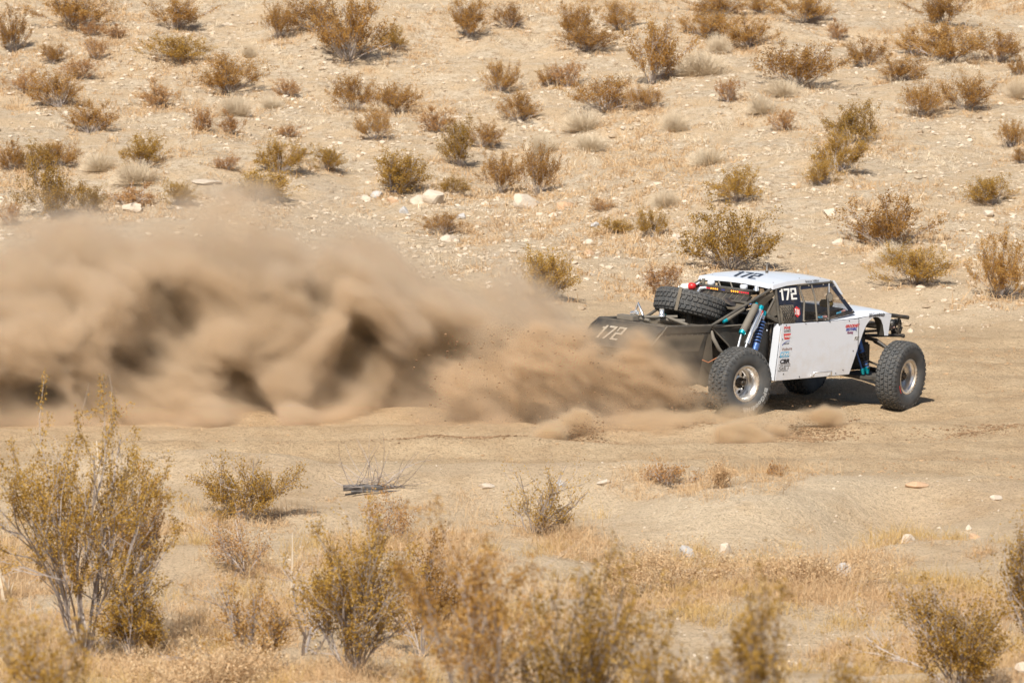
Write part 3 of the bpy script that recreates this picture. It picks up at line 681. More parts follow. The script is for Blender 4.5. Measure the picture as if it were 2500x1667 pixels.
eb = MB(); d0 = V((.52, .70, 1.66)); ax_ = V((-.35, -.55, .25)).normalized()
eb = MB().tube([(.44, .82, 1.665), (.46, .76, 1.68), (.50, .66, 1.70)], [.03, .052, .052], 16).build('extinguisher', M_TXTW, buggy)
MB().tube([(.50, .66, 1.70), (.51, .63, 1.705), (.525, .59, 1.705), (.53, .57, 1.705)], [.054, .056, .05, .02], 16).build('extinguisher_dome', M_RED, eb)
MB().tube([(.45, .79, 1.672), (.455, .775, 1.676)], [.048, .050], 16).build('extinguisher_band', M_TXTK, eb)
MB().tube([(.55, .58, 1.73), (.60, .56, 1.76)], .02, 8).build('extinguisher_valve', M_CHROME, eb)
MB().tube([(.50, .47, 1.58), (.50, .48, 1.64), (.52, .46, 1.69), (.57, .42, 1.70), (.62, .38, 1.69)], .028, 12).build('coolant_pipe', M_CHROME, buggy)
MB().tube([(.72, .60, 1.70), (.72, .60, 1.81)], .026, 12).build('vent_pipe', M_GREY, buggy)
MB().tube([(.72, -.50, 1.73), (.72, -.50, 1.76), (.72, -.50, 1.765), (.72, -.50, 1.80)], [.045, .045, .03, .03], 14).build('header_tank', M_CHROME, buggy)
MB().box((.95, .1, 1.70), (.2, .7, .12)).build('engine_cover', M_BLACKP, buggy, .01)
for y0_, y1_ in ((.2, .35), (-.05, .1), (-.3, -.12)): MB().tube([(.70, y0_, 1.69), (.78, y1_, 1.80)], .012, 6).build('bracket_tube', M_GREY, buggy)
eg = MB().box((.28, 0, 1.18), (.62, .62, .42)).build('engine', M_BLACKP, buggy, .03)
for y in (-.2, .2): MB().tube([(.0, y, 1.30), (.55, y, 1.30)], .09, 12).build('valve_cover', M_DUSTYP, eg)
an = MB().tube([(1.42, 0, roof_z(1.42, 0)), (1.42, 0, 1.945)], .022, 12).build('antenna', M_BLACK, buggy)
MB().tube([(1.42, 0, 1.945), (1.42, 0, 2.045)], [.009, .004], 8).build('antenna_rod', M_CHROME, an)
# ---- rear shocks
for s in (1, -1):
    def Y(p): return (p[0], s * p[1], p[2])
    bs = MB().tube([Y((.56, -.76, 1.50)), Y((.33, -.84, 1.24)), Y((.26, -.865, 1.16))], .034, 14).build('bypass_shock', M_CHROME, buggy)
    MB().tube([Y((.585, -.75, 1.535)), Y((.545, -.765, 1.485))], .038, 14).build('shock_cap', M_CYAN, bs)
    MB().tube([Y((.26, -.865, 1.16)), Y((.05, -.92, .86))], .018, 10).build('shock_rod', M_CHROME, bs)
    MB().tube([Y((.27, -.86, 1.17)), Y((.17, -.89, 1.03))], .041, 14).build('shock_sleeve', M_CHROME, bs)
    for k, (ox, oy) in enumerate(((.045, -.03), (-.045, -.02), (.06, .02))):
        MB().tube([Y((.53 + ox, -.765 + oy, 1.45)), Y((.34 + ox, -.83 + oy, 1.25)), Y((.27 + ox * .5, -.86 + oy * .6, 1.18))], .011, 8).build('bypass_tube', M_CHROME, bs)
    MB().box(Y((.54, -.80, 1.44)), (.03, .004, .09), Matrix.Rotation(R(42), 3, 'Y')).build('shock_sticker', M_TXTR, bs)
    rs_ = MB().tube([Y((.44, -.77, 1.555)), Y((.41, -.785, 1.52)), Y((.12, -.85, 1.205))], .052, 16).build('reservoir', M_GREY, buggy)
    MB().tube([Y((.12, -.85, 1.205)), Y((.09, -.855, 1.175))], [.053, .045], 16).build('reservoir_cap', M_CYAN, rs_)
    MB().tube([Y((.475, -.765, 1.59)), Y((.44, -.77, 1.555))], [.02, .03], 12).build('reservoir_cap', M_CYAN, rs_)
    MB().tube([Y((.08, -.86, 1.165)), Y((.0, -.90, 1.05)), Y((-.05, -.93, .95))], .016, 8).build('shock_rod', M_CHROME, rs_)
    cs = MB().tube([Y((.66, -.73, 1.42)), Y((.60, -.75, 1.34))], .03, 12).build('coil_shock', M_CHROME, buggy)
    MB().tube([Y((.675, -.725, 1.45)), Y((.64, -.735, 1.395))], .034, 12).build('shock_cap', M_CYAN, cs)
    MB().tube([Y((.63, -.74, 1.37)), Y((.36, -.86, .95))], .026, 12).build('shock_body', M_BLACK, cs)
    MB().spring(Y((.61, -.75, 1.34)), Y((.37, -.86, .96)), .047, .0125, 9).build('spring', M_BLUE, cs)
    MB().tube([Y((.40, -.86, 1.02)), Y((.34, -.87, .90))], .05, 14).build('spring_seat', M_BLUE, cs)
    cn = MB().tube([Y((.03, -.60, 1.355)), Y((.36, -.61, 1.505))], .035, 14).build('canister', M_GREY, buggy)
    MB().tube([Y((-.03, -.60, 1.328)), Y((.03, -.60, 1.355))], [.022, .036], 14).build('canister_cap', M_CYAN, cn)
    for k in (0, 1): MB().tube([Y((.34, -.60, 1.50 + .02 * k)), Y((.42, -.64, 1.56 + .02 * k)), Y((.50, -.70, 1.58 + .02 * k))], .008, 6).build('shock_hose', M_BLUE, cn)
    # front coilover, arms, knuckle
    fs_ = MB().tube([Y((2.80, -.56, .93)), Y((2.83, -.62, .72))], .042, 14).build('front_shock', M_BLUE, buggy)
    MB().tube([Y((2.83, -.62, .72)), Y((2.86, -.70, .46))], .02, 10).build('shock_rod', M_BLACK, fs_)
    MB().spring(Y((2.83, -.61, .76)), Y((2.865, -.70, .50)), .045, .009, 6).build('spring', M_BLACK, fs_)
    MB().tube([Y((2.85, -.66, .60)), Y((2.865, -.70, .50))], .036, 12).build('spring_seat', M_BLUE, fs_)
    MB().tube([Y((2.862, -.695, .52)), Y((2.87, -.71, .42))], [.045, .022], 12).build('shock_eye', M_CYAN, fs_)
    fb = MB().tube([Y((2.66, -.60, .90)), Y((2.69, -.64, .74))], .032, 12).build('front_bypass', M_BLUE, buggy)
    MB().tube([Y((2.69, -.64, .74)), Y((2.75, -.72, .47))], .014, 8).build('shock_rod', M_BLUE, fb)
    MB().tube([Y((2.745, -.715, .50)), Y((2.76, -.725, .42))], [.036, .022], 12).build('shock_eye', M_CYAN, fb)
    la = MB(); la.prism([Y((2.62, -.30, .42)), Y((2.70, -.72, .40)), Y((3.10, -.92, .36)), Y((3.30, -.92, .36)), Y((3.40, -.30, .42))], (0, 0, -.05)); la.build('lower_arm', M_TUBE, buggy, .01)
    MB().tube([Y((3.02, -.40, .93)), Y((3.08, -.66, .90)), Y((3.18, -.90, .74))], .028, 10).build('upper_arm', M_BLACK, buggy)
    MB().tube([Y((3.34, -.38, .84)), Y((3.26, -.72, .78)), Y((3.22, -.90, .72))], .028, 10).build('upper_arm', M_BLACK, buggy)
    MB().tube([Y((3.05, -.32, .62)), Y((3.08, -.90, .50))], .016, 8).build('tie_rod', M_BLACK, buggy)
    kn = MB().box(Y((3.25, -.86, .52)), (.14, .10, .46)).build('knuckle', M_TUBE, buggy, .02)
    MB().tube([Y((3.27, -.30, .44)), Y((3.27, -.95, .41))], .032, 10).build('drive_shaft', M_BLACK, buggy)
    # nose tubes
    MB().tube([Y((3.0, -.60, 1.30)), Y((3.32, -.70, 1.262)), Y((3.70, -.70, 1.205))], .030, 12, caps=False).build('bumper_tube', M_BLACK, buggy)
    MB().tube([Y((3.0, -.52, .96)), Y((3.58, -.68, .945))], .024, 10).build('nose_tube', M_BLACK, buggy)
    MB().tube([Y((3.54, -.66, .98)), Y((3.52, -.69, 1.23))], .016, 8).build('nose_strut', M_BLACK, buggy)
    for z in (1.225, 1.115, 1.01): MB().box(Y((3.20, -.46, z)), (.36, .02, .040)).build('nose_slat', M_BLACK, buggy)
    MB().box(Y((2.93, -.46, 1.09)), (.22, .02, .36)).build('inner_wing_plate', M_BLACKP, buggy)
    MB().box(Y((3.37, -.46, 1.10)), (.05, .04, .34)).build('nose_post', M_BLACK, buggy)
    MB().box(Y((2.75, -.50, .80)), (.5, .03, .28)).build('chassis_plate', M_BLACKP, buggy)
    MB().tube([Y((-.04, -.2, .50)), Y((-.04, -.86, .50))], .06, 14).build('axle_tube', M_DUSTYP, buggy)
    MB().tube([Y((.0, -.55, .40)), Y((1.1, -.5, .46))], .03, 8).build('trailing_link', M_DUSTYP, buggy)
# winch and hoses at the nose
for (x, y, z, r_) in ((3.56, -.52, 1.10, .075), (3.60, -.60, 1.14, .05), (3.57, -.56, 1.00, .06), (3.50, -.45, 1.05, .07)):
    MB().lathe([(0, -r_), (r_ * .8, -r_ * .7), (r_, 0), (r_ * .85, r_ * .8), (0, r_)], 10, (x, y, z), Matrix.Rotation(R(40), 3, 'Z')).build('winch_housing', M_BLACK, buggy)
MB().tube([(3.50, -.55, 1.06), (3.50, .55, 1.06)], .055, 14).build('winch_drum', M_BLACK, buggy)
MB().tube([(3.44, -.60, 1.06), (3.47, -.66, 1.07)], .018, 8).build('winch_knob', M_TXTN, buggy)
MB().tube([(3.58, -.70, .945), (3.62, -.70, .935)], .03, 10).build('tow_eye', M_BLACK, buggy)
MB().tube([(3.68, -.70, 1.207), (3.68, .70, 1.217)], .022, 10).build('bumper_crossbar', M_BLACK, buggy)
for k, pts in enumerate((((3.52, -.60, 1.18), (3.62, -.64, 1.12), (3.58, -.66, 1.02), (3.54, -.64, .96)), ((3.50, -.62, 1.14), (3.60, -.68, 1.06), (3.60, -.64, .97)), ((3.48, -.58, 1.1), (3.5, -.68, 1.0), (3.52, -.62, .94)))):
    MB().tube(pts, .014, 8).build('hose', M_BLACK, buggy)
MB().lathe([(0, -.14), (.12, -.10), (.16, 0), (.12, .10), (0, .14)], 16, (-.04, 0, .50)).build('differential', M_DUSTYP, buggy)
MB().box((3.1, 0, .62), (.5, .6, .4)).build('front_gearbox', M_BLACKP, buggy, .03)

# ---- spare wheel lying tilted behind the cab
fwv, upv_ = V(fwd), V(upv); tilt = R(13.0)
axis_w = (V((1, 0, 0)) * math.sin(tilt) + upv_ * math.cos(tilt)).normalized()
axis_w = (axis_w + fwv * .10).normalized()
axis_l = BM.to_3x3().inverted() @ axis_w
sp_w = wheel('w', (-.127, 0, 1.52), 0, 0, 0, partname='spare_wheel')
sp_w.rotation_quaternion = (-axis_l).to_track_quat('Y', 'Z')
sp_w.scale = (1.03, 1.0, 1.03)
strap = MB(); P = []
for sgn_ in (0, ):
    for w_ in np.linspace(-.17, .17, 9): P.append([(.512 * math.cos(a), w_, .512 * math.sin(a)) for a in (0, .03, .06, .09)])
strap.grid(P)
so = strap.build('strap', M_NET, buggy); so.parent = sp_w
_ang_dir = sp_w.rotation_quaternion.inverted() @ (BM.to_3x3().inverted() @ (-fwv * .92 - V((1, 0, 0)) * .42))
so.rotation_euler = (0, -math.atan2(_ang_dir.z, _ang_dir.x), 0)
MB().tube([(-.127, 0, 1.26), (-.127, 0, 1.5)], .05, 12).build('spare_mount', M_TUBE, buggy)

# ---- lettering and stickers on the near side
yr = -.8515; RT = (1, 0, 0); UP = (0, 0, 1)
text('lettering', 'BFGoodrich', M_TXTK, (2.71, -.851, 1.300 - .015), (1, 0, -.01), UP, .052, fender, bold=.02, sx=.93, off=.004)
MB().tube([(2.71 + .31 * t, -.854, 1.277 + .022 * math.sin(math.pi * t)) for t in np.linspace(0, 1, 9)], .003, 4).build('lettering_underline', M_TXTK, fender)
text('name_lettering', 'Spencer Hilfiker', M_TXTK, (1.50, -(hwid(1.5) + .010), 1.838), (1, .085, -.01), (0, .15, 1), .028, roof, bold=.02, sx=1.25, off=.006)
text('sticker', 'GROCKNEY', M_TXTR, (2.22, yr, 1.150), RT, UP, .040, door[-1], .35, .05, sx=.95)
text('sticker', 'BROTHERS', M_TXTB, (2.235, yr, 1.103), RT, UP, .036, door[-1], .35, .05, sx=.88)
text('sticker', 'Racing', M_TXTP, (2.26, yr, 1.058), RT, UP, .036, door[-1], .35, .035, sx=.92)
s_ = MB().add([(2.405, yr - .001, .945), (2.49, yr - .001, .965), (2.49, yr - .001, 1.02), (2.405, yr - .001, 1.0)], [(0, 1, 2, 3)])
MB().prism([(2.41, -.852, .955), (2.485, -.852, .955), (2.485, -.852, 1.015), (2.41, -.852, 1.015)], (0, -.001, 0)).build('sticker', M_TXTW, door[-1])
text('sticker', 'FOX', M_TXTG, (2.415, -.8535, .962), RT, UP, .044, door[-1], .2, .05, sx=.75)
dx = .915
text('sticker', 'PWE', M_TXTR, (dx + .04, yr, 1.195), RT, UP, .036, door[-1], 0, .04, sx=1.25)
text('sticker', 'LOGO', M_TXTG, (dx + .04, yr, 1.152), RT, UP, .034, door[-1], 0, .04, sx=1.0)
MB().prism([(dx + .035, -.8515, 1.128), (dx + .185, -.8515, 1.128), (dx + .155, -.8515, 1.045), (dx + .055, -.8515, 1.045)], (0, -.001, 0)).build('sticker', M_TXTR, door[-1])
text('sticker', 'WARN', M_TXTW, (dx + .052, -.8535, 1.069), RT, UP, .036, door[-1], 0, .03, sx=.95)
MB().grid([[(dx + .01 + .16 * t, -.8525, .955 + .062 * math.sin(math.pi * t * .62)), (dx + .01 + .16 * t + .004, -.8525, .955 + .062 * math.sin(math.pi * t * .62) + .016 * (1 - t) + .002)] for t in np.linspace(0, 1, 10)][::-1]).build('sticker_swoosh', M_TXTB, door[-1])
text('sticker', 'rugged', M_TXTK, (dx + .035, yr, .975), RT, UP, .026, door[-1], .3, .02, sx=1.15)
text('sticker', 'Vulture', M_TXTN, (dx + .0, yr, .885), (1, 0, .02), UP, .044, door[-1], .25, .015, sx=1.15)
MB().prism([(dx - .025, -.8515, .785), (dx + .155, -.8515, .785), (dx + .165, -.8515, .865), (dx - .01, -.8515, .865)], (0, -.001, 0)).build('sticker', M_TXTC, door[-1])
text('sticker', 'KING', M_TXTW, (dx - .008, -.8535, .812), RT, UP, .042, door[-1], .15, .03, sx=1.3)
text('sticker', 'SHOCKS', M_TXTW, (dx + .01, -.8535, .791), RT, UP, .012, door[-1], .0, .02, sx=1.9)
text('sticker', 'CBR', M_TXTK, (dx - .03, yr, .700), RT, UP, .060, door[-1], .25, .05, sx=1.25)
MB().box((dx + .075, -.8515, .683), (.235, .002, .008)).build('sticker', M_TXTG, door[-1])
text('sticker', 'GET', M_TXTG, (dx - .045, yr, .612), RT, UP, .056, door[-1], .25, .02, sx=1.55)
text('sticker', 'PERFORMANCE', M_TXTG, (dx - .06, yr, .585), RT, UP, .018, door[-1], .1, .02, sx=1.15)
# ------------------------------------------------------------------ desert plants
def leaf_mat(name, stops, scale=5, trans=.42):
    m, nt, out = new_mat(name)
    g = N(nt, 'ShaderNodeNewGeometry')
    oi = N(nt, 'ShaderNodeObjectInfo').outputs['Random']
    v = N(nt, 'ShaderNodeMath', operation='MULTIPLY_ADD', inp={1: .55}); nt.links.new(noise(nt, g.outputs['Position'], scale, 3, .7), v.inputs[0])
    v2 = N(nt, 'ShaderNodeMath', operation='MULTIPLY', inp={1: .22}); nt.links.new(oi, v2.inputs[0])
    r2 = N(nt, 'ShaderNodeMath', operation='MULTIPLY_ADD', inp={1: .34}); nt.links.new(g.outputs['Random Per Island'], r2.inputs[0]); nt.links.new(v2.outputs[0], r2.inputs[2]); nt.links.new(r2.outputs[0], v.inputs[2])
    c = ramp(nt, v.outputs[0], stops)
    d = N(nt, 'ShaderNodeBsdfDiffuse'); t = N(nt, 'ShaderNodeBsdfTranslucent'); nt.links.new(c, d.inputs[0]); nt.links.new(c, t.inputs[0])
    mx = N(nt, 'ShaderNodeMixShader', inp={0: trans}); nt.links.new(d.outputs[0], mx.inputs[1]); nt.links.new(t.outputs[0], mx.inputs[2]); nt.links.new(mx.outputs[0], out.inputs[0]); return m
M_LEAFB = leaf_mat('creosote_leaf_brown', [(.22, (.18, .100, .032)), (.42, (.36, .197, .058)), (.62, (.50, .282, .082)), (.85, (.60, .39, .14))])
M_LEAFG = leaf_mat('creosote_leaf_olive', [(.22, (.15, .095, .026)), (.42, (.34, .205, .046)), (.62, (.50, .305, .068)), (.85, (.62, .41, .12))])
M_LEAFR = leaf_mat('rusty_shrub_leaf', [(.22, (.26, .135, .05)), (.45, (.46, .25, .095)), (.70, (.58, .35, .15)), (.9, (.66, .46, .24))])
M_PALE = leaf_mat('pale_shrub_twig', [(.2, (.58, .46, .32)), (.5, (.70, .58, .42)), (.8, (.80, .70, .54))], 6, .2)
M_STRAW = leaf_mat('dry_straw', [(.2, (.42, .26, .10)), (.5, (.60, .41, .17)), (.8, (.72, .55, .28))], 3, .3)
M_LITTER = leaf_mat('dry_litter', [(.2, (.38, .23, .12)), (.5, (.57, .38, .21)), (.8, (.70, .54, .34))], 3, .2)
M_TWIG = leaf_mat('grey_twig', [(.2, (.17, .145, .13)), (.5, (.33, .28, .25)), (.8, (.50, .44, .40))], 9, 0)
M_TWIGW = leaf_mat('bleached_twig', [(.2, (.40, .31, .21)), (.6, (.62, .52, .39)), (.9, (.75, .66, .53))], 9, 0)

def _tubes(paths, radii, n=3):
    """paths: list of (k,3) arrays, radii: list of (k,) arrays -> verts, quads"""
    V_, F_ = [], []; o = 0
    for P, rr in zip(paths, radii):
        k = len(P); T = np.gradient(P, axis=0); T /= np.linalg.norm(T, axis=1)[:, None] + 1e-9
        ref = np.array([.31, .22, .92]) if abs(T[0, 2]) < .8 else np.array([.9, .3, .1])
        A = np.cross(T, ref); A /= np.linalg.norm(A, axis=1)[:, None] + 1e-9; B_ = np.cross(T, A)
        ang = np.arange(n) * 2 * np.pi / n
        ring = P[:, None, :] + (A[:, None, :] * np.cos(ang)[None, :, None] + B_[:, None, :] * np.sin(ang)[None, :, None]) * rr[:, None, None]
        V_.append(ring.reshape(-1, 3))
        i = np.arange(k - 1)[:, None] * n; j = np.arange(n)[None, :]; j2 = (j + 1) % n
        F_.append(np.stack([o + i + j, o + i + j2, o + i + n + j2, o + i + n + j], -1).reshape(-1, 4)); o += k * n
    return np.concatenate(V_), np.concatenate(F_)
def _leaves(C, L, W_, D, r):
    """diamond leaves: centres, length, width, preferred direction"""
    n = len(C)
    d = D + r.normal(0, .55, (n, 3)); d /= np.linalg.norm(d, axis=1)[:, None] + 1e-9
    s = np.cross(d, r.normal(0, 1, (n, 3))); s /= np.linalg.norm(s, axis=1)[:, None] + 1e-9
    L = (L * r.uniform(.6, 1.35, n))[:, None]; W_ = (W_ * r.uniform(.6, 1.3, n))[:, None]
    v = np.stack([C - d * L * .5, C + s * W_ * .5, C + d * L * .5, C - s * W_ * .5], 1).reshape(-1, 3)
    return v, np.arange(n * 4).reshape(-1, 4)
def gen_bush(seed, h=1., spread=.75, nstem=16, nb=5, nt=3, nleaf=2600, leaf=.032, thick=.009, low=.25, clump=.055, upright=.5, gap=.15, droop=0., wig=.10, leafy_from=.35):
    r = np.random.default_rng(seed); paths, rad, tips = [], [], []
    def grow(p0, d0, L, r0, k, wg):
        P = [p0]; d = d0.copy(); st = L / k
        for i in range(k):
            d = d + r.normal(0, wg, 3) + np.array([0, 0, .05 - droop * i / k]); d /= np.linalg.norm(d); P.append(P[-1] + d * st)
        P = np.array(P); paths.append(P); rad.append(np.linspace(r0, r0 * .45, k + 1)); return P
    gapang = r.uniform(0, 2 * np.pi)
    for s in range(nstem):
        az = r.uniform(0, 2 * np.pi)
        if abs((az - gapang + np.pi) % (2 * np.pi) - np.pi) < gap * np.pi: az += np.pi * .8
        inc = (r.beta(1.6, 1.3)) * math.atan2(spread * 1.35, h * upright * 1.5) * 1.15
        d = np.array([math.cos(az) * math.sin(inc), math.sin(az) * math.sin(inc), math.cos(inc)])
        reach = min(h / max(.35, math.cos(inc)), spread / max(.25, math.sin(inc)) * .95) * r.uniform(.62, 1.0)
        base = np.array([math.cos(az), math.sin(az), 0]) * r.uniform(0, .07) * spread
        P = grow(base, d, reach * .8, thick * r.uniform(.7, 1.2), 6, wig)
        for b in range(nb):
            t = r.uniform(low, .95); i = int(t * 5); q = P[i] + (P[i + 1] - P[i]) * (t * 5 - i)
            dd = (P[min(i + 1, 6)] - P[i]); dd /= np.linalg.norm(dd); dd = dd + r.normal(0, .42, 3); dd[2] = abs(dd[2]) * .8 + .1; dd /= np.linalg.norm(dd)
            Q = grow(q, dd, reach * r.uniform(.22, .42), thick * .5, 4, wig * 1.2)
            for c in range(nt):
                u = r.integers(1, 5); d3 = Q[u] - Q[u - 1]; d3 /= np.linalg.norm(d3); d3 = d3 + r.normal(0, .5, 3); d3[2] += .25; d3 /= np.linalg.norm(d3)
                T = grow(Q[u], d3, reach * r.uniform(.10, .22), thick * .20, 3, wig); tips.append(T)
            tips.append(Q[2:])
        tips.append(P[4:])
    tips = [T for T in tips if T[:, 2].mean() > h * leafy_from * r.uniform(.3, 1.2)]
    sv, sf = _tubes(paths, rad, 3)
    pick = r.integers(0, len(tips), nleaf); C = np.empty((nleaf, 3)); D = np.empty((nleaf, 3))
    dens = r.uniform(.05, 1.0, len(tips)) ** 2.2; cdf = np.cumsum(dens); cdf /= cdf[-1]; pick = np.searchsorted(cdf, r.random(nleaf))
    tt = r.random(nleaf)
    for i, (a, t) in enumerate(zip(pick, tt)):
        T = tips[a]; m = len(T) - 1; u = t * m; j = min(int(u), m - 1); C[i] = T[j] + (T[j + 1] - T[j]) * (u - j); D[i] = T[j + 1] - T[j]
    D /= np.linalg.norm(D, axis=1)[:, None] + 1e-9
    C += r.normal(0, clump * .4, (nleaf, 3)); C[:, 2] = np.maximum(C[:, 2], .015)
    lv, lf = _leaves(C, leaf, leaf * .68, D * .9, r)
    # bring the crown to the height and half-width asked for
    kz = h / np.percentile(lv[:, 2], 99.3); kr = spread / np.percentile(np.hypot(lv[:, 0], lv[:, 1]), 97)
    K = np.array([kr, kr, kz]); sv = sv * K
    lc = C * K; lv = (lv.reshape(-1, 4, 3) - C[:, None, :] + lc[:, None, :]).reshape(-1, 3)
    return (sv, sf), (lv, lf)
def gen_ball(seed, h=1., spread=.85, n=950, th=.0055, tips=900):
    r = np.random.default_rng(seed); P_, R_ = [], []
    for k in range(n):
        az = r.uniform(0, 2 * np.pi); inc = math.acos(r.uniform(.02, 1.0)); 
        e = np.array([math.cos(az) * math.sin(inc) * spread, math.sin(az) * math.sin(inc) * spread, math.cos(inc) * h]) * r.uniform(.55, 1.0) ** .6
        b = np.array([e[0], e[1], 0]) * r.uniform(0, .45); m_ = (b + e) / 2 + r.normal(0, .06, 3); m_[2] = abs(m_[2])
        P_.append(np.array([b, m_, e])); R_.append(np.array([th, th * .7, th * .35]))
    v, f = _tubes(P_, R_, 3)
    C = np.array([p[2] for p in P_])[:tips] + r.normal(0, .03, (min(tips, n), 3)); C[:, 2] = np.abs(C[:, 2])
    lv, lf = _leaves(C, .05, .012, r.normal(0, 1, C.shape), r)
    return (v, f), (lv, lf)
def mesh_data(name, vf, mat):
    o = mesh_np(name, vf[0], vf[1], mat, link=False); me = o.data; bpy.data.objects.remove(o); return me
PROTO = {}
def proto(kind, k, gen, ml, mt):
    a, b = gen; PROTO.setdefault(kind, []).append((mesh_data('branches', a, mt), mesh_data('foliage', b, ml)))
for k in range(5): proto('C', k, gen_bush(100 + k, 1, .80, 24, 6, 3, 9000, .031, .0062, upright=.5, leafy_from=.25, gap=.05), M_LEAFB, M_TWIG)
for k in range(4): proto('G', k, gen_bush(200 + k, 1, .80, 24, 6, 3, 9500, .031, .0062, upright=.5, leafy_from=.2, gap=.05), M_LEAFG, M_TWIG)
for k in range(3): proto('R', k, gen_bush(300 + k, 1, .80, 18, 5, 3, 4200, .042, .008, upright=.4, leafy_from=.1, low=.1, gap=.05), M_LEAFR, M_TWIG)
for k in range(3): proto('P', k, gen_ball(400 + k), M_PALE, M_PALE)
NAMES = {'C': 'creosote_bush', 'G': 'creosote_bush', 'R': 'dry_shrub', 'P': 'pale_ball_shrub'}
GRP = {'C': 'creosote bushes scattered over the desert slope', 'G': 'creosote bushes scattered over the desert slope', 'R': 'low rusty dry shrubs scattered over the slope', 'P': 'pale rounded dead shrubs on the slope'}
rb = random.Random(11)
def plant(kind, loc, h, w, label, k=None, rz=None, group=None):
    """h, w: height and full width in metres"""
    a, b = PROTO[kind][rb.randrange(len(PROTO[kind])) if k is None else k]
    e = empty(NAMES[kind], loc, rb.uniform(0, 6.28) if rz is None else rz)
    e.scale = (w / 1.6, w / 1.6, h / 1.0)
    for nm, me in (('branches', a), ('foliage', b)):
        o = bpy.data.objects.new(nm, me); COL.objects.link(o); o.parent = e
    tag(e, label, 'bush' if kind != 'P' else 'shrub', group or GRP[kind]); return e
K_ = 2500 / 2352
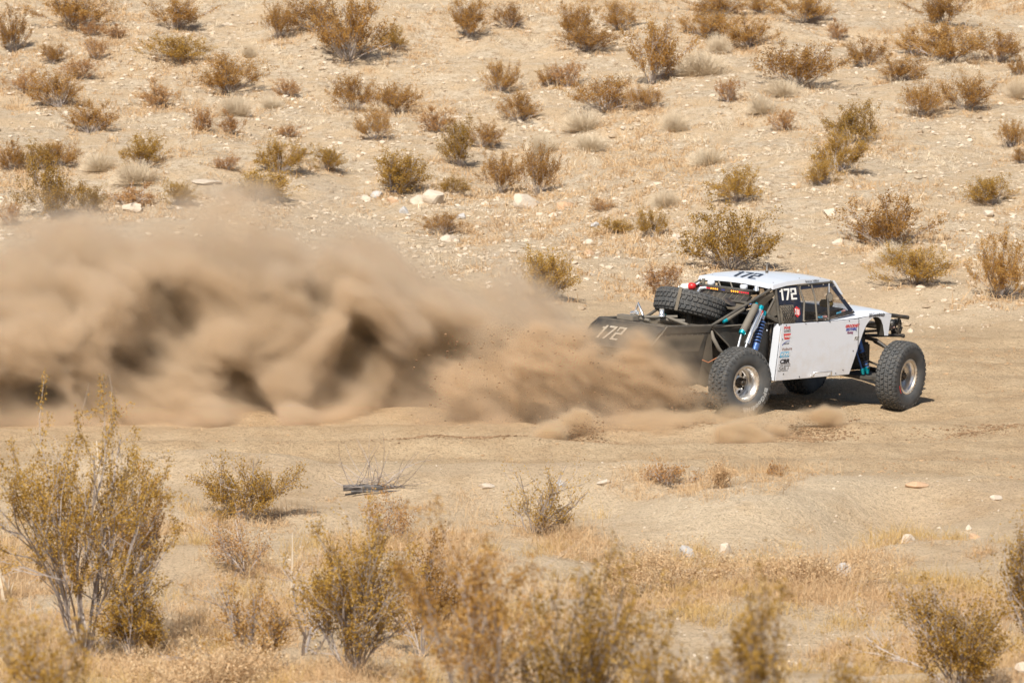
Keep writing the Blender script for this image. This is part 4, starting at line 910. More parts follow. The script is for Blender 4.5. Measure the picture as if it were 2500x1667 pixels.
# x, y of the foot, width, height as seen in the picture (2352 px wide), kind, what sets it apart
BUSHES = [
(30,118,75,105,'C','brown bush cut by the left edge near the top left corner'),
(168,60,175,80,'C','wide grey-brown bush on the top edge, first from the left corner'),
(212,80,62,42,'R','small rusty shrub just below the wide bush in the top left'),
(266,84,50,32,'R','tiny rusty shrub right of the first wide bush on the top edge'),
(120,143,72,48,'C','small brown bush between the left edge bush and the rusty shrub'),
(218,134,62,52,'R','thin rusty shrub below the tiny one in the top left'),
(186,178,84,48,'R','rusty shrub right above the sparse bush in the upper left'),
(50,208,84,48,'R','light rusty shrub close to the left edge in the upper left'),
(138,244,125,88,'C','sparse brown bush in the upper left with a wide open crown'),
(207,304,112,76,'C','brown bush casting a dark shadow to its right in the upper left'),
(398,64,135,72,'C','brown bush on the top edge, second large one from the left'),
(410,142,145,66,'G','yellowish olive bush below the second bush of the top edge'),
(527,212,145,88,'C','dense brown bush in the upper left leaning down to the right'),
(572,132,40,38,'P','tiny grey ball shrub above the dense leaning bush'),
(366,248,92,66,'R','rusty shrub with a drooping right side, left of the dense leaning bush'),
(660,222,66,48,'R','small rusty cup-shaped shrub right of the dense leaning bush'),
(540,264,86,50,'P','pale grey rounded shrub right behind two small rusty shrubs'),
(622,250,56,34,'P','faint pale shrub under the small rusty cup-shaped shrub'),
(470,304,74,66,'R','left one of the two small rusty shrubs below the pale shrub'),
(532,308,62,56,'R','right one of the two small rusty shrubs below the pale shrub'),
(640,90,72,88,'C','narrow greyish bush left of the biggest bush clump at the top'),
(728,70,125,82,'C','grey-brown bush on the top edge behind the biggest clump'),
(800,140,165,150,'C','tall wide brown bush, the biggest of the clump at the top'),
(902,112,76,56,'G','small olive bush on the right flank of the biggest clump at the top'),
(1078,82,100,92,'C','bush on the top edge with bare grey twigs on its left side'),
(1168,64,76,56,'C','brown bush on the top edge right of the one with bare twigs'),
(806,252,105,82,'C','left bush of the leaning pair in the middle of the slope'),
(905,262,110,76,'C','right bush of the leaning pair in the middle of the slope'),
(862,320,88,70,'C','dark compact bush just under the leaning pair'),
(1152,208,84,70,'C','small round brown bush above another dark round one'),
(1190,278,92,70,'C','dark round brown bush directly below a similar round bush'),
(1000,302,78,60,'R','small rusty shrub left of the tall orange-brown bush'),
(1062,382,95,110,'G','tall orange-brown bush above the white rocks'),
(1108,335,80,62,'C','thin brown bush touching the tall orange-brown bush on the right'),
(1150,444,98,98,'C','left one of the two upright bushes behind the tilted white rock'),
(1236,448,92,120,'C','right one of the two upright bushes behind the tilted white rock'),
(1042,444,72,44,'G','low olive bush right beside the largest white rock'),
(900,446,150,102,'G','broad olive-green bush left of the largest white rock'),
(746,390,84,56,'G','compact olive bush between the broad pair and the broad olive bush'),
(662,314,54,34,'R','tiny rusty shrub alone above the broad pair'),
(640,392,108,80,'G','upper bush of the broad pair just above the dust cloud'),
(592,462,180,78,'G','lower wide bush of the broad pair just above the dust cloud'),
(522,390,66,34,'R','faint low rusty shrub left of the broad pair'),
(326,380,112,78,'G','round bush standing alone above the left part of the dust cloud'),
(28,388,70,70,'C','bush on the left edge halfway down the slope'),
(92,386,84,66,'G','middle bush of the row of three at the left edge'),
(140,378,84,58,'C','right bush of the row of three at the left edge'),
(120,502,125,135,'G','tall upright olive bush at the left just above the dust cloud'),
(28,518,56,56,'R','rusty shrub in the left edge corner just above the dust cloud'),
(205,484,76,66,'G','small olive bush right of the tall upright one'),
(300,474,120,58,'R','low rusty shrub above the left part of the dust cloud'),
(402,470,96,56,'G','low olive bush left of the crest of the dust cloud'),
(312,420,115,54,'P','large pale rounded shrub above the low rusty shrub at left'),
(226,390,84,44,'P','pale flat shrub between the row of three and the lone round bush'),
(1322,92,100,92,'C','bush on the top edge left of centre-right with a tall left side'),
(1350,118,130,62,'C','wide bush with grey bare twigs below the tall-sided one'),
(1420,64,84,66,'C','small bush on the top edge right of the tall-sided one'),
(1495,194,140,150,'C','tallest brown bush of the slope right of centre'),
(1388,256,155,82,'C','wide grey-brown bush under the tallest bush on its left'),
(1482,250,86,56,'C','small bush directly under the tallest brown bush'),
(1302,198,84,60,'R','rusty shrub left of the tallest brown bush'),
(1262,194,60,44,'C','small bush touching the rusty shrub on its left'),
(1612,170,125,60,'P','large straw-coloured mound-shaped shrub right of the tallest bush'),
(1650,118,64,44,'P','small straw-coloured shrub right above the large straw mound'),
(1340,296,100,50,'P','pale rounded shrub below the wide grey-brown bush'),
(1352,342,90,42,'P','lower pale shrub of the two right of the dark round bush'),
(1245,352,80,50,'P','pale shrub above the two upright bushes'),
(1548,298,70,46,'P','pale grey shrub in the open gravel right of centre'),
(1622,84,115,66,'C','grey-brown bush above the small straw-coloured shrub'),
(1718,108,120,72,'C','brown bush right of the grey-brown one near the top'),
(1662,34,130,48,'C','low wide bush cut by the top edge right of centre'),
(1745,28,76,40,'C','small bush cut by the top edge beside the low wide one'),
(1845,50,140,64,'C','bush on the top edge with darker foot, right of the low wide one'),
(1832,198,195,100,'C','widest brown bush of the right slope'),
(1922,88,44,48,'R','tiny upright rusty shrub in pale sand near the top right'),
(1992,152,100,66,'C','thin bush right of the widest one'),
(2062,188,112,58,'C','bush with a dark shadow line on its right, upper right'),
(2172,56,140,74,'C','bush on the top edge at the upper right'),
(2180,144,165,92,'C','broad bush below the top edge bush at the upper right'),
(2098,128,100,66,'C','bush on the left flank of the broad upper right bush'),
(2292,140,112,72,'C','bush right of the broad upper right bush'),
(2120,268,104,84,'C','left bush of the pair at the right below the broad one'),
(2216,250,104,84,'C','right bush of the pair at the right below the broad one'),
(2336,222,60,48,'P','grey ball shrub at the right edge'),
(2340,170,48,46,'C','small bush at the right edge above the grey ball shrub'),
(1802,300,68,50,'R','small rusty round shrub standing alone in open gravel'),
(1800,218,96,40,'P','pale low shrub at the foot of the widest brown bush'),
(1746,256,70,40,'P','faint grey shrub above the lone rusty round shrub'),
(1672,234,64,56,'R','thin rusty shrub left of the pale low shrub'),
(1962,330,125,96,'G','upper olive bush of the tall clump at the right'),
(1922,394,115,100,'G','lower olive bush of the tall clump at the right'),
(1895,424,86,62,'G','small green-olive bush at the foot of the tall clump'),
(1695,464,120,82,'G','dark green-olive bush with a jagged top, alone in open gravel'),
(1626,378,96,44,'P','pale dome shrub with a dark foot above the jagged bush'),
(2280,468,122,68,'G','low dark olive bush near the right edge'),
(2322,338,66,66,'C','bush at the right edge above the low dark olive one'),
(2344,372,44,36,'C','small bush cut by the right edge'),
(1380,482,52,30,'R','tiny rusty shrub in the stony belt'),
(1412,534,82,36,'G','low flat olive shrub in the stony belt'),
(1494,544,74,70,'G','small pointed dark olive bush in the stony belt'),
(1527,472,72,38,'P','pale flat shrub beside the jagged dark bush'),
(1678,618,200,150,'G','large open olive bush right behind the roof of the buggy'),
(2042,566,200,120,'C','large brown bush on the flat right of the buggy roof'),
(2100,652,160,92,'G','olive bush in front of the large brown one, right of the buggy'),
(2052,600,110,46,'P','pale shrub between the large brown bush and the olive one'),
(2296,684,125,150,'C','tall thin bush near the right edge level with the buggy window'),
(1016,536,96,52,'C','small dark bush alone between the white rocks and the dust'),
(1236,690,155,120,'G','orange-olive bush half sunk in the thin front of the dust'),
(1526,672,100,68,'R','thin rusty shrub right behind the spare wheel'),
]
for (x, y, w, h, kd, lb) in BUSHES:
    p = on_ground(x * K_, y * K_); s = math.hypot(p.x, p.y) / FPX * K_
    p.z -= .02
    o = plant(kd, p, h * s * (1.15 if kd == 'P' else 1.03), w * s * 1.22, lb)
# ---- near side: individual bushes
def big_bush(name, loc, label, gen, ml, mt, cat='bush', group=None, rz=0., sc=(1, 1, 1)):
    a, b = gen; e = empty(name, loc, rz); e.scale = sc
    o = bpy.data.objects.new('branches', mesh_data('branches', a, mt)); COL.objects.link(o); o.parent = e
    o = bpy.data.objects.new('foliage', mesh_data('foliage', b, ml)); COL.objects.link(o); o.parent = e
    return tag(e, label, cat, group)
def near(px, py=None, y=None):
    if y is None: p = on_ground(px * K_, py * K_)
    else:
        d = ray(px * K_, 1600); x = d[0] / d[1] * y; p = V((x, y, float(terrain(x, y))))
    p.z -= .03; return p
NG = 'creosote bushes on the near side of the track'
def nb(px, y, top, label, seed, w, nst, leaves, mat, py=None, name='creosote_bush', grp=NG, lf=.40, low=.3, up=.38, leaf=.024, th=.008, gap=.1, nbr=7, ntw=4, cl=.06, src=True, twig=None):
    """px, top: picture position (2500 px wide) of the foot and of the crown's top; y: distance"""
    p = on_ground(px, py) if y is None else near(px / K_, y=y)
    t = p.y / ray(px, top)[1]; h = CAM_Z + ray(px, top)[2] * t - p.z
    return big_bush(name, p, label, gen_bush(seed, h, w / 2 / FPX * p.y * 1.12, nst, nbr, ntw, int(leaves * 1.0), leaf, th, wig=.14, low=low, upright=up, leafy_from=lf, gap=gap, clump=cl), mat, twig or M_TWIG, group=grp)
nb(205, None, 985, 'very large creosote bush at the lower left with tall grey stems', 21, 560, 17, 25000, M_LEAFG, py=1612, lf=.50, low=.35, th=.016, up=.38, leaf=.024, gap=.05)
nb(330, None, 1140, 'open creosote bush with sparse crown right of the very large one', 22, 300, 9, 7500, M_LEAFB, py=1560, lf=.55, low=.45, th=.014, up=.8, gap=.3)
nb(320, None, 1420, 'low dark green-brown bush at the foot of the very large one', 23, 190, 20, 9000, M_LEAFG, py=1608, lf=.1, up=.5)
nb(862, None, 1262, 'fan-shaped creosote bush with bare grey stems, bottom left of centre', 24, 340, 30, 17000, M_LEAFG, py=1655, lf=.40, th=.011, up=.5, low=.35)
nb(600, None, 1112, 'green creosote bush on the near edge of the track at left', 25, 250, 20, 9500, M_LEAFG, py=1262, lf=.05, up=.45, gap=.2)
nb(1300, None, 1128, 'thin sprawling creosote bush with bare lower stems, centre of the near bank', 26, 270, 11, 3000, M_LEAFG, py=1302, lf=.1, gap=.2, up=.22, low=.1)
nb(1630, None, 1125, 'small orange-brown shrub on the near bank below the buggy', 27, 150, 20, 1600, M_LEAFR, py=1180, lf=.05, name='dry_shrub', grp='small shrubs on the near bank', nbr=5, ntw=3, th=.005)
nb(1762, None, 1120, 'small bare reddish shrub right of the orange-brown one', 28, 80, 22, 900, M_LITTER, py=1190, lf=.05, name='dry_shrub', grp='small shrubs on the near bank', nbr=5, ntw=3, th=.004, twig=M_LITTER)
nb(1900, None, 1128, 'tiny low tuft on the crest of the near bank', 29, 60, 14, 500, M_LEAFR, py=1158, lf=.05, name='dry_shrub', grp='small shrubs on the near bank', nbr=4, ntw=3, th=.004)
nb(1400, 33, 1345, 'blurred creosote bush close to the camera at bottom centre', 31, 400, 14, 9000, M_LEAFG, lf=.35, up=.6)
nb(1190, 32, 1262, 'blurred arching creosote branches left of the bottom centre bush', 32, 420, 8, 7000, M_LEAFB, lf=.5, low=.45, gap=.3, up=.6)
nb(1590, 30, 1470, 'strongly blurred low creosote bush right of the bottom centre one', 33, 260, 16, 7000, M_LEAFG, lf=.25)
nb(1850, 28, 1400, 'strongly blurred yellow-green bush tip between centre and right at the bottom', 34, 230, 7, 3200, M_LEAFG, lf=.5, low=.5, up=.9)
nb(2340, None, 1430, 'bushy green-brown creosote at the bottom right', 35, 330, 24, 12000, M_LEAFG, py=1690, lf=.15, up=.5)
nb(2530, None, 1255, 'tall creosote bush cut by the right edge at the bottom', 36, 190, 18, 9000, M_LEAFG, py=1640, lf=.2, up=.7)
nb(95, 32, 1480, 'strongly blurred bush in the bottom left corner', 37, 230, 18, 11000, M_LEAFG, lf=.2)
nb(2060, 30, 1600, 'blurred low bush tip on the bottom edge right of centre', 38, 220, 18, 6000, M_LEAFG, lf=.2)
nb(600, None, 1400, 'sprawling half-dead creosote bush between the two large left bushes', 39, 330, 14, 4500, M_LEAFB, py=1640, lf=.2, up=.45, th=.009)
nb(1030, None, 1300, 'half-bare brown bush right of the fan-shaped one', 40, 240, 14, 8500, M_LEAFB, py=1600, lf=.3, up=.6, th=.009)
nb(960, None, 1190, 'thin rust-coloured weedy shrub behind the fan-shaped bush', 41, 200, 12, 2500, M_LEAFR, py=1330, lf=.2, name='dry_shrub', grp='thin dry weeds on the near ground', th=.005)
nb(600, None, 1250, 'thin straw-coloured weedy shrub below the green bush at left', 42, 220, 12, 2200, M_LEAFR, py=1400, lf=.2, name='dry_shrub', grp='thin dry weeds on the near ground', th=.005)
nb(1960, None, 1330, 'wide low tangle of rusty twigs on the right part of the near ground', 43, 420, 26, 4500, M_LITTER, py=1440, lf=.05, name='dry_shrub', grp='thin dry weeds on the near ground', th=.004, twig=M_LITTER, up=.35)
nb(1640, None, 1320, 'low tangle of rusty twigs beside the angular blue-grey rock', 44, 340, 26, 4500, M_LITTER, py=1450, lf=.05, name='dry_shrub', grp='thin dry weeds on the near ground', th=.004, twig=M_LITTER, up=.35)
nb(480, None, 1560, 'reddish tangle of dry twigs at the bottom left', 45, 380, 26, 5500, M_LITTER, py=1690, lf=.05, name='dry_shrub', grp='thin dry weeds on the near ground', th=.005, twig=M_LITTER, up=.4)
# a bleached dead stem beside the large left bush
def bare(name, loc, label, seed, h, spread, nst, thick, mat, nb=2, nt=1, wig=.16, cat='dead branch'):
    (v, f), _ = gen_bush(seed, h, spread, nst, nb, nt, 10, .01, thick, wig=wig, leafy_from=0)
    o = mesh_np(name, v, f, mat); o.location = loc; return tag(o, label, cat)
bare('dead_branch', near(245, 1290), 'tall bleached crooked dead stem right of the very large bush', 51, 1.30, .20, 1, .020, M_TWIGW, 1, 1, .2)
bare('dead_branch', near(668, 1370), 'short pale upright dead stem left of the fan-shaped bush', 52, .75, .08, 1, .013, M_TWIGW, 0, 0, .05)
bare('dead_branch', near(330, 1300), 'pale dead branch lying through the lower left bush', 53, .5, .95, 2, .016, M_TWIGW, 2, 1)
bare('dead_branch', near(30, 1390), 'bleached dead twigs at the left edge near the bottom', 54, .55, .6, 4, .016, M_TWIGW, 2, 1)
bare('dead_branch', near(700, 1500), 'long bare grey branch reaching down right beside the fan-shaped bush', 55, .8, .9, 4, .011, M_TWIG, 3, 2)
# fallen dark branch with a fan of fine twigs on the near bank
lg = near(840, 1128); lg.z += .05
e = empty('fallen_branch', lg); tag(e, 'fallen dark branch with a fan of thin grey twigs beside the track', 'branch')
P1 = np.array([[-.28, 0, .05], [-.1, .02, .055], [.12, 0, .06], [.4, .05, .05], [.75, .1, .02]]); v, f = _tubes([P1, P1 * np.array([1, 1, .5]) + np.array([.1, -.08, -.01])], [np.array([.042, .04, .034, .02, .008]), np.array([.015, .014, .012, .01, .004])], 7)
o = mesh_np('log', v, f, simple_mat('weathered_branch', (.075, .068, .065), (.16, .15, .145), 12, .9, bump=.4), parent=e)
r = np.random.default_rng(5); pp, rr_ = [], []
for k in range(34):
    s0 = np.array([r.uniform(-.2, .5), 0, .05]); a = r.uniform(.15, 2.9); L = r.uniform(.35, .95)
    P = [s0]; d = np.array([math.cos(a), r.uniform(-.3, .3), math.sin(a) * .75])
    for q in range(4): d = d + r.normal(0, .14, 3); P.append(P[-1] + d * L / 4)
    P = np.array(P); P[:, 2] = np.maximum(P[:, 2], .01); pp.append(P); rr_.append(np.linspace(.006, .002, 5))
v, f = _tubes(pp, rr_, 3); mesh_np('twig', v, f, M_TWIG, parent=e)

# ---- dry grass and litter: one object each
def scatter_tufts(name, label, pts, mat, seed, blades=40, L=.16, w=.006, flat=.5, k=3):
    r = np.random.default_rng(seed); n = len(pts); m = blades
    P0 = np.repeat(pts[:, :3], m, 0); S = np.repeat(pts[:, 3], m)[:, None]; N_ = n * m
    off = r.normal(0, 1, (N_, 2)) * S * L * .55; P0 = P0 + np.concatenate([off, np.zeros((N_, 1))], 1)
    P0[:, 2] = terrain(P0[:, 0], P0[:, 1]) - .005
    az = r.uniform(0, 2 * np.pi, N_); inc = np.abs(r.normal(0, flat, N_)); 
    d = np.stack([np.cos(az) * np.sin(inc), np.sin(az) * np.sin(inc), np.cos(inc)], 1); d[:, 2] = np.abs(d[:, 2]) + .03
    bend = r.normal(0, .35, (N_, 3)); bend[:, 2] -= .25
    Ls = S * L * r.uniform(.4, 1.3, (N_, 1)); Wd = w * r.uniform(.6, 1.3, (N_, 1))
    side = np.cross(d, r.normal(0, 1, (N_, 3))); side /= np.linalg.norm(side, axis=1)[:, None] + 1e-9
    A = P0; B_ = P0 + d * Ls * .55; C = P0 + (d + bend * .8) * Ls
    C[:, 2] = np.maximum(C[:, 2], P0[:, 2] + .006)
    v = np.stack([A - side * Wd * .5, A + side * Wd * .5, B_ + side * Wd * .45, B_ - side * Wd * .45, C + side * Wd * .15, C - side * Wd * .15], 1).reshape(-1, 3)
    i = np.arange(N_)[:, None] * 6
    f = np.concatenate([i + np.array([[0, 1, 2, 3]]), i + np.array([[3, 2, 4, 5]])], 1).reshape(-1, 4)
    return tag(mesh_np(name, v, f, mat), label, kind='stuff', cat=None)
def spots(n, y0, y1, seed, dens=None, smin=.6, smax=1.4, xk=.108):
    r = np.random.default_rng(seed); out = []
    y = np.sqrt(r.uniform(y0 ** 2, y1 ** 2, n * 6)); x = r.uniform(-1, 1, n * 6) * y * xk
    p = dens(x, y) if dens else np.ones(len(x)); keep = r.random(len(x)) < p; x, y = x[keep][:n], y[keep][:n]
    return np.stack([x, y, terrain(x, y), r.uniform(smin, smax, len(x))], 1)
fg = lambda x, y: np.clip(.03 + 2.2 * (fbm(x / .8, y / 1.6, 4, 71) - .02), 0, 1) * (1 - smooth(60, 64, y) * .93) * np.where(x > 2.2, .12 + .88 * smooth(60, 57, y), 1)
def round_feet(per, rmax, seed, near_):
    r = np.random.default_rng(seed); out = []
    for o in COL.objects:
        if o.type != 'EMPTY' or o.name.split('.')[0] not in ('creosote_bush', 'dry_shrub', 'pale_ball_shrub'): continue
        if (o.location.y < 70) != near_ or o.location.y < 42: continue
        for k in range(per):
            a = r.uniform(0, 6.28); q = rmax * r.random() ** .7; x, y = o.location.x + q * math.cos(a), o.location.y + q * math.sin(a) * 1.2
            out.append((x, y, float(terrain(x, y)), r.uniform(.5, 1.3)))
    return np.array(out)
scatter_tufts('dry_brush', 'rusty tangled dry brush covering the near ground', np.concatenate([spots(1900, 43, 66, 61, fg, .4, 1.4), round_feet(22, .8, 92, True)]), M_LITTER, 62, 42, .20, .0042, 1.15)
fg2 = lambda x, y: np.clip(3.0 * (fbm(x / .7 + 5, y / 1.2, 4, 73) - .10), 0, 1) * smooth(64, 57, y)
scatter_tufts('dry_grass', 'yellow dry grass tufts on the near ground', spots(900, 43, 63, 63, fg2, .4, 1.2), M_STRAW, 64, 44, .20, .0042, .6)
hl = lambda x, y: np.clip(.06 + 2.2 * (fbm(x / 2.4, y / 3.4, 3, 75)), 0, 1)
scatter_tufts('slope_litter', 'low rusty litter and dry grass scattered over the slope', np.concatenate([spots(4600, 88, 132, 65, hl, .5, 1.6, .11), round_feet(14, .75, 93, False)]), M_LITTER, 66, 14, .13, .012, 1.2)
scatter_tufts('slope_straw', 'pale straw tufts scattered over the slope', spots(800, 90, 132, 67, lambda x, y: np.clip(2.4 * fbm(x / 1.8 + 3, y / 2.4, 3, 77), 0, 1), .5, 1.4, .11), M_PALE, 68, 22, .13, .011, .9)

# ---- stones
def ico():
    t = (1 + 5 ** .5) / 2
    v = np.array([(-1, t, 0), (1, t, 0), (-1, -t, 0), (1, -t, 0), (0, -1, t), (0, 1, t), (0, -1, -t), (0, 1, -t), (t, 0, -1), (t, 0, 1), (-t, 0, -1), (-t, 0, 1)], float); v /= np.linalg.norm(v[0])
    f = np.array([(0, 11, 5), (0, 5, 1), (0, 1, 7), (0, 7, 10), (0, 10, 11), (1, 5, 9), (5, 11, 4), (11, 10, 2), (10, 7, 6), (7, 1, 8), (3, 9, 4), (3, 4, 2), (3, 2, 6), (3, 6, 8), (3, 8, 9), (4, 9, 5), (2, 4, 11), (6, 2, 10), (8, 6, 7), (9, 8, 1)]); return v, f
def rock_mat(name, a, b, c):
    m, nt, out = new_mat(name); g = N(nt, 'ShaderNodeNewGeometry'); bb = N(nt, 'ShaderNodeBsdfPrincipled', inp={'Roughness': .9, 'Specular IOR Level': .2})
    v = N(nt, 'ShaderNodeMath', operation='MULTIPLY_ADD', inp={1: .5}); nt.links.new(g.outputs['Random Per Island'], v.inputs[0])
    w_ = N(nt, 'ShaderNodeMath', operation='MULTIPLY', inp={1: .5}); nt.links.new(noise(nt, g.outputs['Position'], 14, 5, .7), w_.inputs[0]); nt.links.new(w_.outputs[0], v.inputs[2])
    nt.links.new(ramp(nt, v.outputs[0], [(.2, a), (.5, b), (.8, c)]), bb.inputs['Base Color'])
    bu = N(nt, 'ShaderNodeBump', inp={'Strength': .6, 'Distance': .03}); nt.links.new(noise(nt, g.outputs['Position'], 22, 6, .7), bu.inputs['Height']); nt.links.new(bu.outputs[0], bb.inputs['Normal'])
    nt.links.new(bb.outputs[0], out.inputs[0]); return m
M_ROCK = rock_mat('pale_stone', (.33, .24, .155), (.54, .44, .32), (.66, .57, .46))
M_ROCKW = rock_mat('white_rock', (.44, .35, .26), (.56, .47, .37), (.64, .57, .47))
M_ROCKG = rock_mat('grey_rock', (.34, .32, .31), (.46, .44, .42), (.56, .54, .51))
M_ROCKO = rock_mat('orange_rock', (.42, .26, .15), (.52, .34, .21), (.60, .42, .28))
def scatter_stones(name, label, n, y0, y1, smin, smax, seed, dens, mat, xk=.11):
    r = np.random.default_rng(seed); P = spots(n, y0, y1, seed, dens, 0, 1, xk); n = len(P); iv, fc = ico()
    s = smin * (smax / smin) ** (P[:, 3] ** 2.6)
    A = iv[None] * r.uniform(.65, 1.25, (n, 12, 1)); ax = np.stack([r.uniform(.8, 1.4, n), r.uniform(.7, 1.2, n), r.uniform(.45, .8, n)], 1)
    A = A * ax[:, None, :] * s[:, None, None]; th = r.uniform(0, 6.28, n); c, s_ = np.cos(th), np.sin(th)
    X = A[..., 0] * c[:, None] - A[..., 1] * s_[:, None]; Y_ = A[..., 0] * s_[:, None] + A[..., 1] * c[:, None]
    A = np.stack([X + P[:, 0:1], Y_ + P[:, 1:2], A[..., 2] + P[:, 2:3] + s[:, None] * .12], -1)
    F = fc[None] + (np.arange(n) * 12)[:, None, None]
    return tag(mesh_np(name, A.reshape(-1, 3), F.reshape(-1, 3), mat), label, kind='stuff')
hillS = lambda x, y: np.clip(.10 + .9 * smooth(88, 93, y) * (1 - .55 * smooth(99, 104, y)) + 1.4 * fbm(x / 3, y / 4, 3, 81), .03, 1)
scatter_stones('slope_stones', 'pale stones strewn over the stony slope', 26000, 86, 132, .012, .080, 82, hillS, M_ROCK)
scatter_stones('near_gravel', 'small gravel on the near bank', 5000, 44, 67, .005, .026, 83, lambda x, y: np.clip(.25 + 1.6 * fbm(x / 2, y / 2, 3, 84), .03, 1), M_ROCK)
scatter_stones('track_clods', 'small clods of soil lying on the track', 7000, 66, 88, .006, .030, 85, lambda x, y: np.clip(.35 + 1.5 * fbm(x / 1.6, y / 1.6, 3, 86), .05, 1), rock_mat('soil_clod', (.34, .22, .12), (.42, .28, .16), (.50, .35, .21)))
def rock(px, py, w, h, label, mat=None, seed=0, flat=1., name='rock', grp='rocks on the stony slope'):
    p = on_ground(px * K_, py * K_); s = math.hypot(p.x, p.y) / FPX * K_
    bm = bmesh.new(); bmesh.ops.create_icosphere(bm, subdivisions=3, radius=1.0)
    r = random.Random(seed * 7 + 1)
    cuts = [V((r.uniform(-1, 1), r.uniform(-1, 1), r.uniform(-.4, 1))).normalized() for _ in range(11)]; ds = [r.uniform(.42, .74) for _ in cuts]
    for v in bm.verts:
        for c, d in zip(cuts, ds):
            q = v.co.dot(c)
            if q > d: v.co -= c * (q - d) * .97
        v.co *= 1 + .05 * math.sin(v.co.x * 7 + seed) * math.cos(v.co.y * 6 + v.co.z * 5)
    xs_ = [v.co.x for v in bm.verts]; zs_ = [v.co.z for v in bm.verts]
    kx = w * s / (max(xs_) - min(xs_)); kz = h * s * 1.25 / (max(zs_) - min(zs_))
    for v in bm.verts: v.co.x *= kx; v.co.y *= kx * .85 * flat; v.co.z = v.co.z * kz
    me = bpy.data.meshes.new(name); bm.to_mesh(me); bm.free(); me.materials.append(mat or M_ROCKW)
    for q in me.polygons: q.use_smooth = False
    o = bpy.data.objects.new(name, me); COL.objects.link(o); o.location = (p.x, p.y, p.z + h * s * .30); o.rotation_euler = (0, 0, 0)
    tag(o, label, 'rock', grp); return o
ROCKS = [
(1000,462,52,36,'largest white rock of the stony belt above the dust cloud',M_ROCKW), (960,462,36,22,'smaller white rock touching the largest one on its left',M_ROCKW),
(1208,474,62,38,'tilted pinkish white rock right of the largest white one',M_ROCKW), (1296,476,38,18,'low orange rock right of the tilted white one',M_ROCKO),
(868,452,30,18,'small grey-white rock at the foot of the broad olive bush',M_ROCKG), (840,458,26,14,'small flat pale rock left of the grey-white one',M_ROCKW),
(898,465,28,16,'small orange rock below the broad olive bush',M_ROCKO), (305,484,48,22,'white rock sticking out above the left part of the dust',M_ROCKW),
(928,490,22,20,'small pointed grey rock below the smaller white rock',M_ROCKG), (1030,552,40,18,'flat white rock just below the small dark bush',M_ROCKW),
(1350,562,34,16,'low white rock in the open ground under the stony belt',M_ROCKW), (1060,498,24,14,'small bluish grey rock between the dark bush and the tilted rock',M_ROCKG),
(1908,492,34,20,'round white rock left of the large brown bush',M_ROCKW), (2270,492,24,14,'small white rock under the low dark olive bush',M_ROCKW),
(1590,580,28,18,'small round rock left of the large open olive bush',M_ROCKW), (1350,585,28,14,'small pale rock below the low white rock',M_ROCKO),
(1552,546,22,12,'small stone beside the pointed dark olive bush',M_ROCKW), (1925,560,30,16,'pale rock at the foot of the large brown bush',M_ROCKW),
(1270,496,22,12,'small white stone below the orange rock',M_ROCKW), (1115,470,22,14,'small white stone between the two big white rocks',M_ROCKW),
(1972,434,18,12,'small white stone at the foot of the tall olive clump',M_ROCKW), (1365,520,22,12,'small stone left of the low flat olive shrub',M_ROCKG),
(1660,520,40,16,'flat pale rock above the large open olive bush',M_ROCKW), (480,420,70,10,'long low pale rock ledge above the dust cloud',M_ROCKW),
(2105,1112,58,15,'long flat tan stone lying alone on the right bank',M_ROCKO), (2083,1246,36,28,'smooth white rounded rock on the right bank',M_ROCKW),
(2238,1232,30,12,'flat pinkish stone right of the smooth white rock',M_ROCKO), (2226,1212,14,14,'tiny pale stone above the flat pinkish one',M_ROCKW),
(2285,1140,30,12,'small pale stone near the right edge of the bank',M_ROCKW), (1575,1280,42,42,'angular blue-grey rock in the dry brush',M_ROCKG),
(1668,1268,30,28,'pale rock half hidden in dry twigs',M_ROCKW), (1942,1318,42,32,'triangular grey rock in the dry brush at right',M_ROCKG),
(1390,1106,36,10,'flat white stone on the near bank left of the shrubs',M_ROCKW), (1290,1110,24,16,'small bluish grey stone on the near bank',M_ROCKG),
(1115,1118,40,12,'flat white stone on the near edge of the track',M_ROCKW), (895,1386,34,22,'white rock showing between the bottom bushes',M_ROCKW),
(2348,1540,44,30,'pale rock in the bottom right corner',M_ROCKW),
]
for i, (x, y, w, h, lb, mt_) in enumerate(ROCKS): rock(x, y, w, h, lb, mt_, i + 3, grp='rocks on the stony slope' if y < 700 else 'rocks on the near bank')
# ------------------------------------------------------------------ dust
def noise3(shape, cells, seed):
    """smooth value noise on a grid; cells = lattice cells along each axis (may be fractional)"""
    r = np.random.default_rng(seed)
    lat = r.random([int(math.ceil(c)) + 3 for c in cells]).astype(np.float32)
    out = lat
    for ax, (n, c) in enumerate(zip(shape, cells)):
        t = np.linspace(0, c, n, endpoint=False) + .37
        i = np.floor(t).astype(int); f = (t - i).astype(np.float32)
        # quadratic b-spline like smoothing through cubic interpolation
        w = [(-f ** 3 + 3 * f ** 2 - 3 * f + 1) / 6, (3 * f ** 3 - 6 * f ** 2 + 4) / 6, (-3 * f ** 3 + 3 * f ** 2 + 3 * f + 1) / 6, f ** 3 / 6]
        m = out.shape[ax]
        sh = [1] * out.ndim; sh[ax] = n
        acc = 0
        for k in range(4):
            idx = np.clip(i + k - 1, 0, m - 1)
            acc = acc + np.take(out, idx, axis=ax) * w[k].reshape(sh)
        out = acc
    return out
